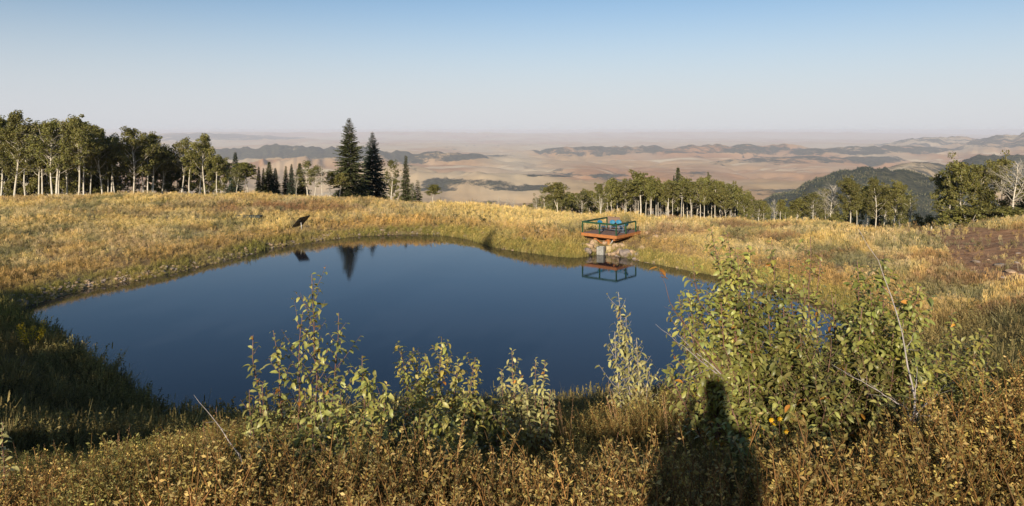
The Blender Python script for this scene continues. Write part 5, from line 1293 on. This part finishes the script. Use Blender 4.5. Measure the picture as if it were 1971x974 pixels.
    def dead(label, stems, rad, tw, seed, mat='twig_grey', tl=.3, leaf=None):
        r_ = np.random.default_rng(seed); b = stems[0][0]; root = empty('dead_branch', b, label, 'branch', G2); o0 = np.array(b)
        for (b0, b1, bow) in stems:
            b0 = np.array(b0); b1 = np.array(b1); L = np.linalg.norm(b1 - b0); q = np.linspace(0, 1, 14)[:, None]; mid = (b0 + b1) / 2 + np.array((bow, 0, 0)) * L
            path = (1 - q) ** 2 * b0 + 2 * q * (1 - q) * mid + q ** 2 * b1; wob = np.cumsum(r_.normal(0, .006 * L, (14, 3)), 0); wob -= wob[-1] * q; path += wob
            A = Acc(); A.tube(path - o0, rad * (1 - .85 * q[:, 0]), 6); A.obj('stem', M[mat], root, True)
            for i in range(tw):
                t = r_.uniform(.1, .85); f = t * 13; i0 = int(f); p = path[i0]; T = path[i0 + 1] - path[i0]; T /= np.linalg.norm(T)
                d = T * .7 + r_.normal(0, .5, 3); d /= np.linalg.norm(d); ln = tl * r_.uniform(.3, 1) * L; qq = np.linspace(0, 1, 5)[:, None]
                tp = p + d * ln * qq + np.cumsum(r_.normal(0, .03 * ln, (5, 3)), 0) * (qq > 0); A = Acc(); A.tube(tp - o0, rad * .4 * (1 - .75 * qq[:, 0]) * (1 - .5 * t), 4); A.obj('twig', M[mat], root, True)
        if leaf:
            e = np.array(stems[0][1])
            for i, (dx, dz, az) in enumerate(leaf):
                o = bpy.data.objects.new('leaf', LEAF['o'][i % 4]); COL.objects.link(o); o.parent = root; o.location = e - o0 + np.array((dx * .3, 0, dz)); o.rotation_euler = (r_.uniform(-.6, .6), r_.uniform(-.5, .5), az); o.scale = (.05, .05, .05); o['label'] = 'leaf turned orange yellow'
        return root
    dead('thin arching bare branch with a few orange leaves at its tip over the water', [st(1400, 730, 4.2, 1268, 516, 4.0, -.10)], .0042, 2, 1, 'twig', .12, [(0, 0, 0), (.01, -.01, .4), (.01, -.03, -.3), (-.02, .005, 3.0), (.015, -.05, .1)])
    dead('grey bare branch forking left over the water below the orange leaves', [st(1400, 735, 4.2, 1262, 624, 4.1, .02), st(1390, 720, 4.2, 1300, 640, 4.3, -.03)], .0042, 6, 2, tl=.35)
    dead('long grey dead branch rising through the right thicket', [st(1762, 870, 3.6, 1652, 440, 3.9, .10), st(1760, 850, 3.6, 1765, 705, 3.7, .03)], .006, 9, 3, tl=.16)
    dead('grey twiggy dead branch lying across the right thicket', [st(1750, 790, 3.5, 1600, 700, 3.6, .0), st(1750, 810, 3.5, 1820, 740, 3.6, .02), st(1745, 800, 3.5, 1860, 800, 3.5, 0)], .0032, 8, 4, tl=.3)
    dead('crooked grey dead twig sticking up at the bottom left', [st(484, 925, 3.0, 373, 760, 3.1, .07)], .004, 6, 5, tl=.16)
    dead('reddish bare stem at the bottom right', [st(1780, 980, 2.6, 1737, 868, 2.7, .03)], .006, 1, 6, 'twig')
    dead('bare grey stems inside the tall left shrub', [st(640, 930, 3.5, 615, 760, 3.6, -.03), st(640, 930, 3.5, 740, 850, 3.5, .05)], .004, 4, 7, tl=.3)
    # yellow flowers
    G3 = 'yellow flowers in the foreground'
    sp = [(1484, 808, 3.5, 'yellow flower cluster at the left foot of the right thicket'), (1488, 818, 3.5, None), (1470, 822, 3.5, None), (1500, 806, 3.5, None), (1892, 808, 3.5, 'yellow flower cluster low near the right edge'), (1884, 816, 3.5, None), (1872, 832, 3.4, None), (1935, 862, 3.3, None), (1922, 866, 3.3, None), (1905, 868, 3.3, None),
          (903, 885, 3.3, 'yellow flowers low in the middle in the dark gap'), (914, 886, 3.3, None), (911, 900, 3.3, None), (288, 945, 3.0, 'yellow flower cluster at the bottom left'), (294, 955, 3.0, None), (300, 962, 3.0, None), (286, 966, 3.0, None), (1460, 836, 3.5, None), (1512, 830, 3.5, None), (1445, 843, 3.5, None)]
    for i, (px, py, D, lab) in enumerate(sp):
        p = P(px, py, D); root = empty('yellow_flower', p, lab or 'small yellow flower, %s' % {1484: '', 1488: 'lower right one at the left foot of the thicket', 1470: 'left one at the left foot of the thicket', 1500: 'upper right one at the left foot of the thicket', 1884: 'just below the cluster near the right edge', 1872: 'left and lowest by the right edge cluster', 1935: 'rightmost in the bottom right corner', 1922: 'second from right in the bottom right corner', 1905: 'third from right in the bottom right corner', 914: 'right one of the pair in the dark middle gap', 911: 'lowest one in the dark middle gap', 294: 'second of the bottom left cluster', 300: 'rightmost of the bottom left cluster', 286: 'lowest of the bottom left cluster', 1460: 'low one below the left foot of the thicket', 1512: 'rightmost below the left foot of the thicket', 1445: 'lowest, farthest left below the thicket'}.get(px, 'among leaves'), 'flower', G3)
        for q in range(7):
            a = q * .9 + i; A = Acc(); d = np.array((math.cos(a), -.5, math.sin(a))) * .014; e = np.array((-math.sin(a), 0, math.cos(a))) * .004
            A.add([(0, 0, 0), d * .6 + e, d, d * .6 - e], np.array([(0, 1, 2, 3)]), (random.uniform(.8, 1.1), random.uniform(.75, 1.05), 1)); A.obj('petal', M['flower'], root)
        A = Acc(); g_ = gz(p.x, p.y); A.tube([(0, 0.003, 0), (.01, .02, (g_ - p.z) * .5), (0, .03, g_ - p.z)], [.0015, .002, .0025], 4, (.5, .6, .3)); A.obj('stalk', M['brush'] if False else M['twig'], root)
    # tall yellow flowering weed on the left bank
    r_ = np.random.default_rng(3)
    D = 33.; x = (60 - CX) / F * D; z = gz(x, D); root = empty('goldenrod_plant', (x, D, z), 'yellow flowering weed standing up on the shaded left bank by the water', 'plant')
    A, B = Acc(), Acc(); H_ = CAMZ - (622 - HY) / F * D - z
    for i in range(12):
        a = r_.uniform(0, 6.28); e = np.array((math.cos(a) * .45, math.sin(a) * .45, H_ * r_.uniform(.7, 1))); A.tube([(0, 0, -.1), e * .5 + (0, 0, .1), e], [.015, .012, .006], 4)
        clump_leaves(B, e, .14, 40, .035, r_, 1.4); clump_leaves(B, e * .8, .12, 20, .035, r_, 1.4)
    A.obj('stems', leafy('weed_stems', (.12, .14, .04)), root); B.obj('blossoms', leafy('weed_blossoms', (.55, .42, .03)), root)

# ------------------------------------------------------------------ the photographer (only the shadow shows)
def build_person():
    M['cloth'] = plain('dark_jacket', (.05, .06, .08), .8, .2); 
    root = empty('person', (-.12, -.34, gz(0, -.3) + .03), 'person standing with both hands raised to the face, taking the photograph', 'person')
    j = {'pel': (0, 0, .95), 'sp': (0, 0, 1.2), 'ch': (0, .0, 1.40), 'nk': (0, 0, 1.52), 'hd': (0, .03, 1.66), 'ht': (0, .03, 1.74),
         'sl': (-.15, 0, 1.42), 'el': (-.17, .16, 1.22), 'wl': (-.13, .20, 1.50), 'sr': (.15, 0, 1.42), 'er': (.17, .16, 1.22), 'wr': (.13, .20, 1.50),
         'hl': (-.1, 0, .90), 'kl': (-.12, .03, .5), 'al': (-.13, 0, .09), 'tl': (-.14, .16, .04), 'hr': (.1, 0, .90), 'kr': (.12, .03, .5), 'ar': (.13, 0, .09), 'tr': (.14, .16, .04)}
    rad = dict(pel=.125, sp=.11, ch=.13, nk=.06, hd=.10, ht=.08, sl=.075, el=.048, wl=.032, sr=.075, er=.048, wr=.032, hl=.10, kl=.065, al=.045, tl=.035, hr=.10, kr=.065, ar=.045, tr=.035)
    E = [('pel', 'sp'), ('sp', 'ch'), ('ch', 'nk'), ('nk', 'hd'), ('hd', 'ht'), ('ch', 'sl'), ('sl', 'el'), ('el', 'wl'), ('ch', 'sr'), ('sr', 'er'), ('er', 'wr'), ('pel', 'hl'), ('hl', 'kl'), ('kl', 'al'), ('al', 'tl'), ('pel', 'hr'), ('hr', 'kr'), ('kr', 'ar'), ('ar', 'tr')]
    ks = list(j); 
    for s, a in (('l', -1), ('r', 1)):
        for f in range(4):
            k1, k2 = 'f%s%d' % (s, f), 'g%s%d' % (s, f); j[k1] = (a * (.10 - .004 * f), .225, 1.545 - .02 * f); j[k2] = (a * .065, .235, 1.55 - .02 * f); rad[k1] = rad[k2] = .010; E += [('w' + s, k1), (k1, k2)]
        k1 = 't' + s + 'h'; j[k1] = (a * .09, .18, 1.50); rad[k1] = .012; E.append(('w' + s, k1))
    root.scale = (.84, 1, 1)
    ks = list(j); me = bpy.data.meshes.new('body'); me.from_pydata([j[k] for k in ks], [(ks.index(a), ks.index(b)) for a, b in E], [])
    o = link('body', me, root); md = o.modifiers.new('skin', 'SKIN')
    for i, k in enumerate(ks):
        me.skin_vertices[0].data[i].radius = (rad[k], rad[k] * .8 if k in ('ch', 'sp', 'pel') else rad[k]); me.skin_vertices[0].data[i].use_root = (k == 'pel')
    o.modifiers.new('sub', 'SUBSURF').levels = 1; o.modifiers['sub'].render_levels = 1; me.materials.append(M['cloth'])

def build_haze():
    A = Acc(); A.box((0, 0, 0), (2, 2, 2)); me = A.mesh('haze', None, vc=False)
    o = link('haze', me, None); zb, zt = -760.0, 42.0
    o.location = (0, 0, (zb + zt) / 2); o.scale = (64000, 64000, (zt - zb) / 2)
    n = NB('haze_air'); n.t.nodes.remove(n.b); v = n.n('ShaderNodeVolumePrincipled'); v.inputs['Density'].default_value = 4.3e-5; v.inputs['Color'].default_value = (.84, .88, 1.0, 1); v.inputs['Anisotropy'].default_value = 0.0
    n.l(v.outputs[0], n.out.inputs['Volume']); me.materials.append(n.m)
    tag(o, 'thin bluish haze over the valley', 'haze', kind='stuff')

random.seed(41); build_deck(); build_rocks(); build_panel()
build_grass(); build_trees(); build_hill_trees(); build_brush(); build_shrubs(); build_person(); build_haze()
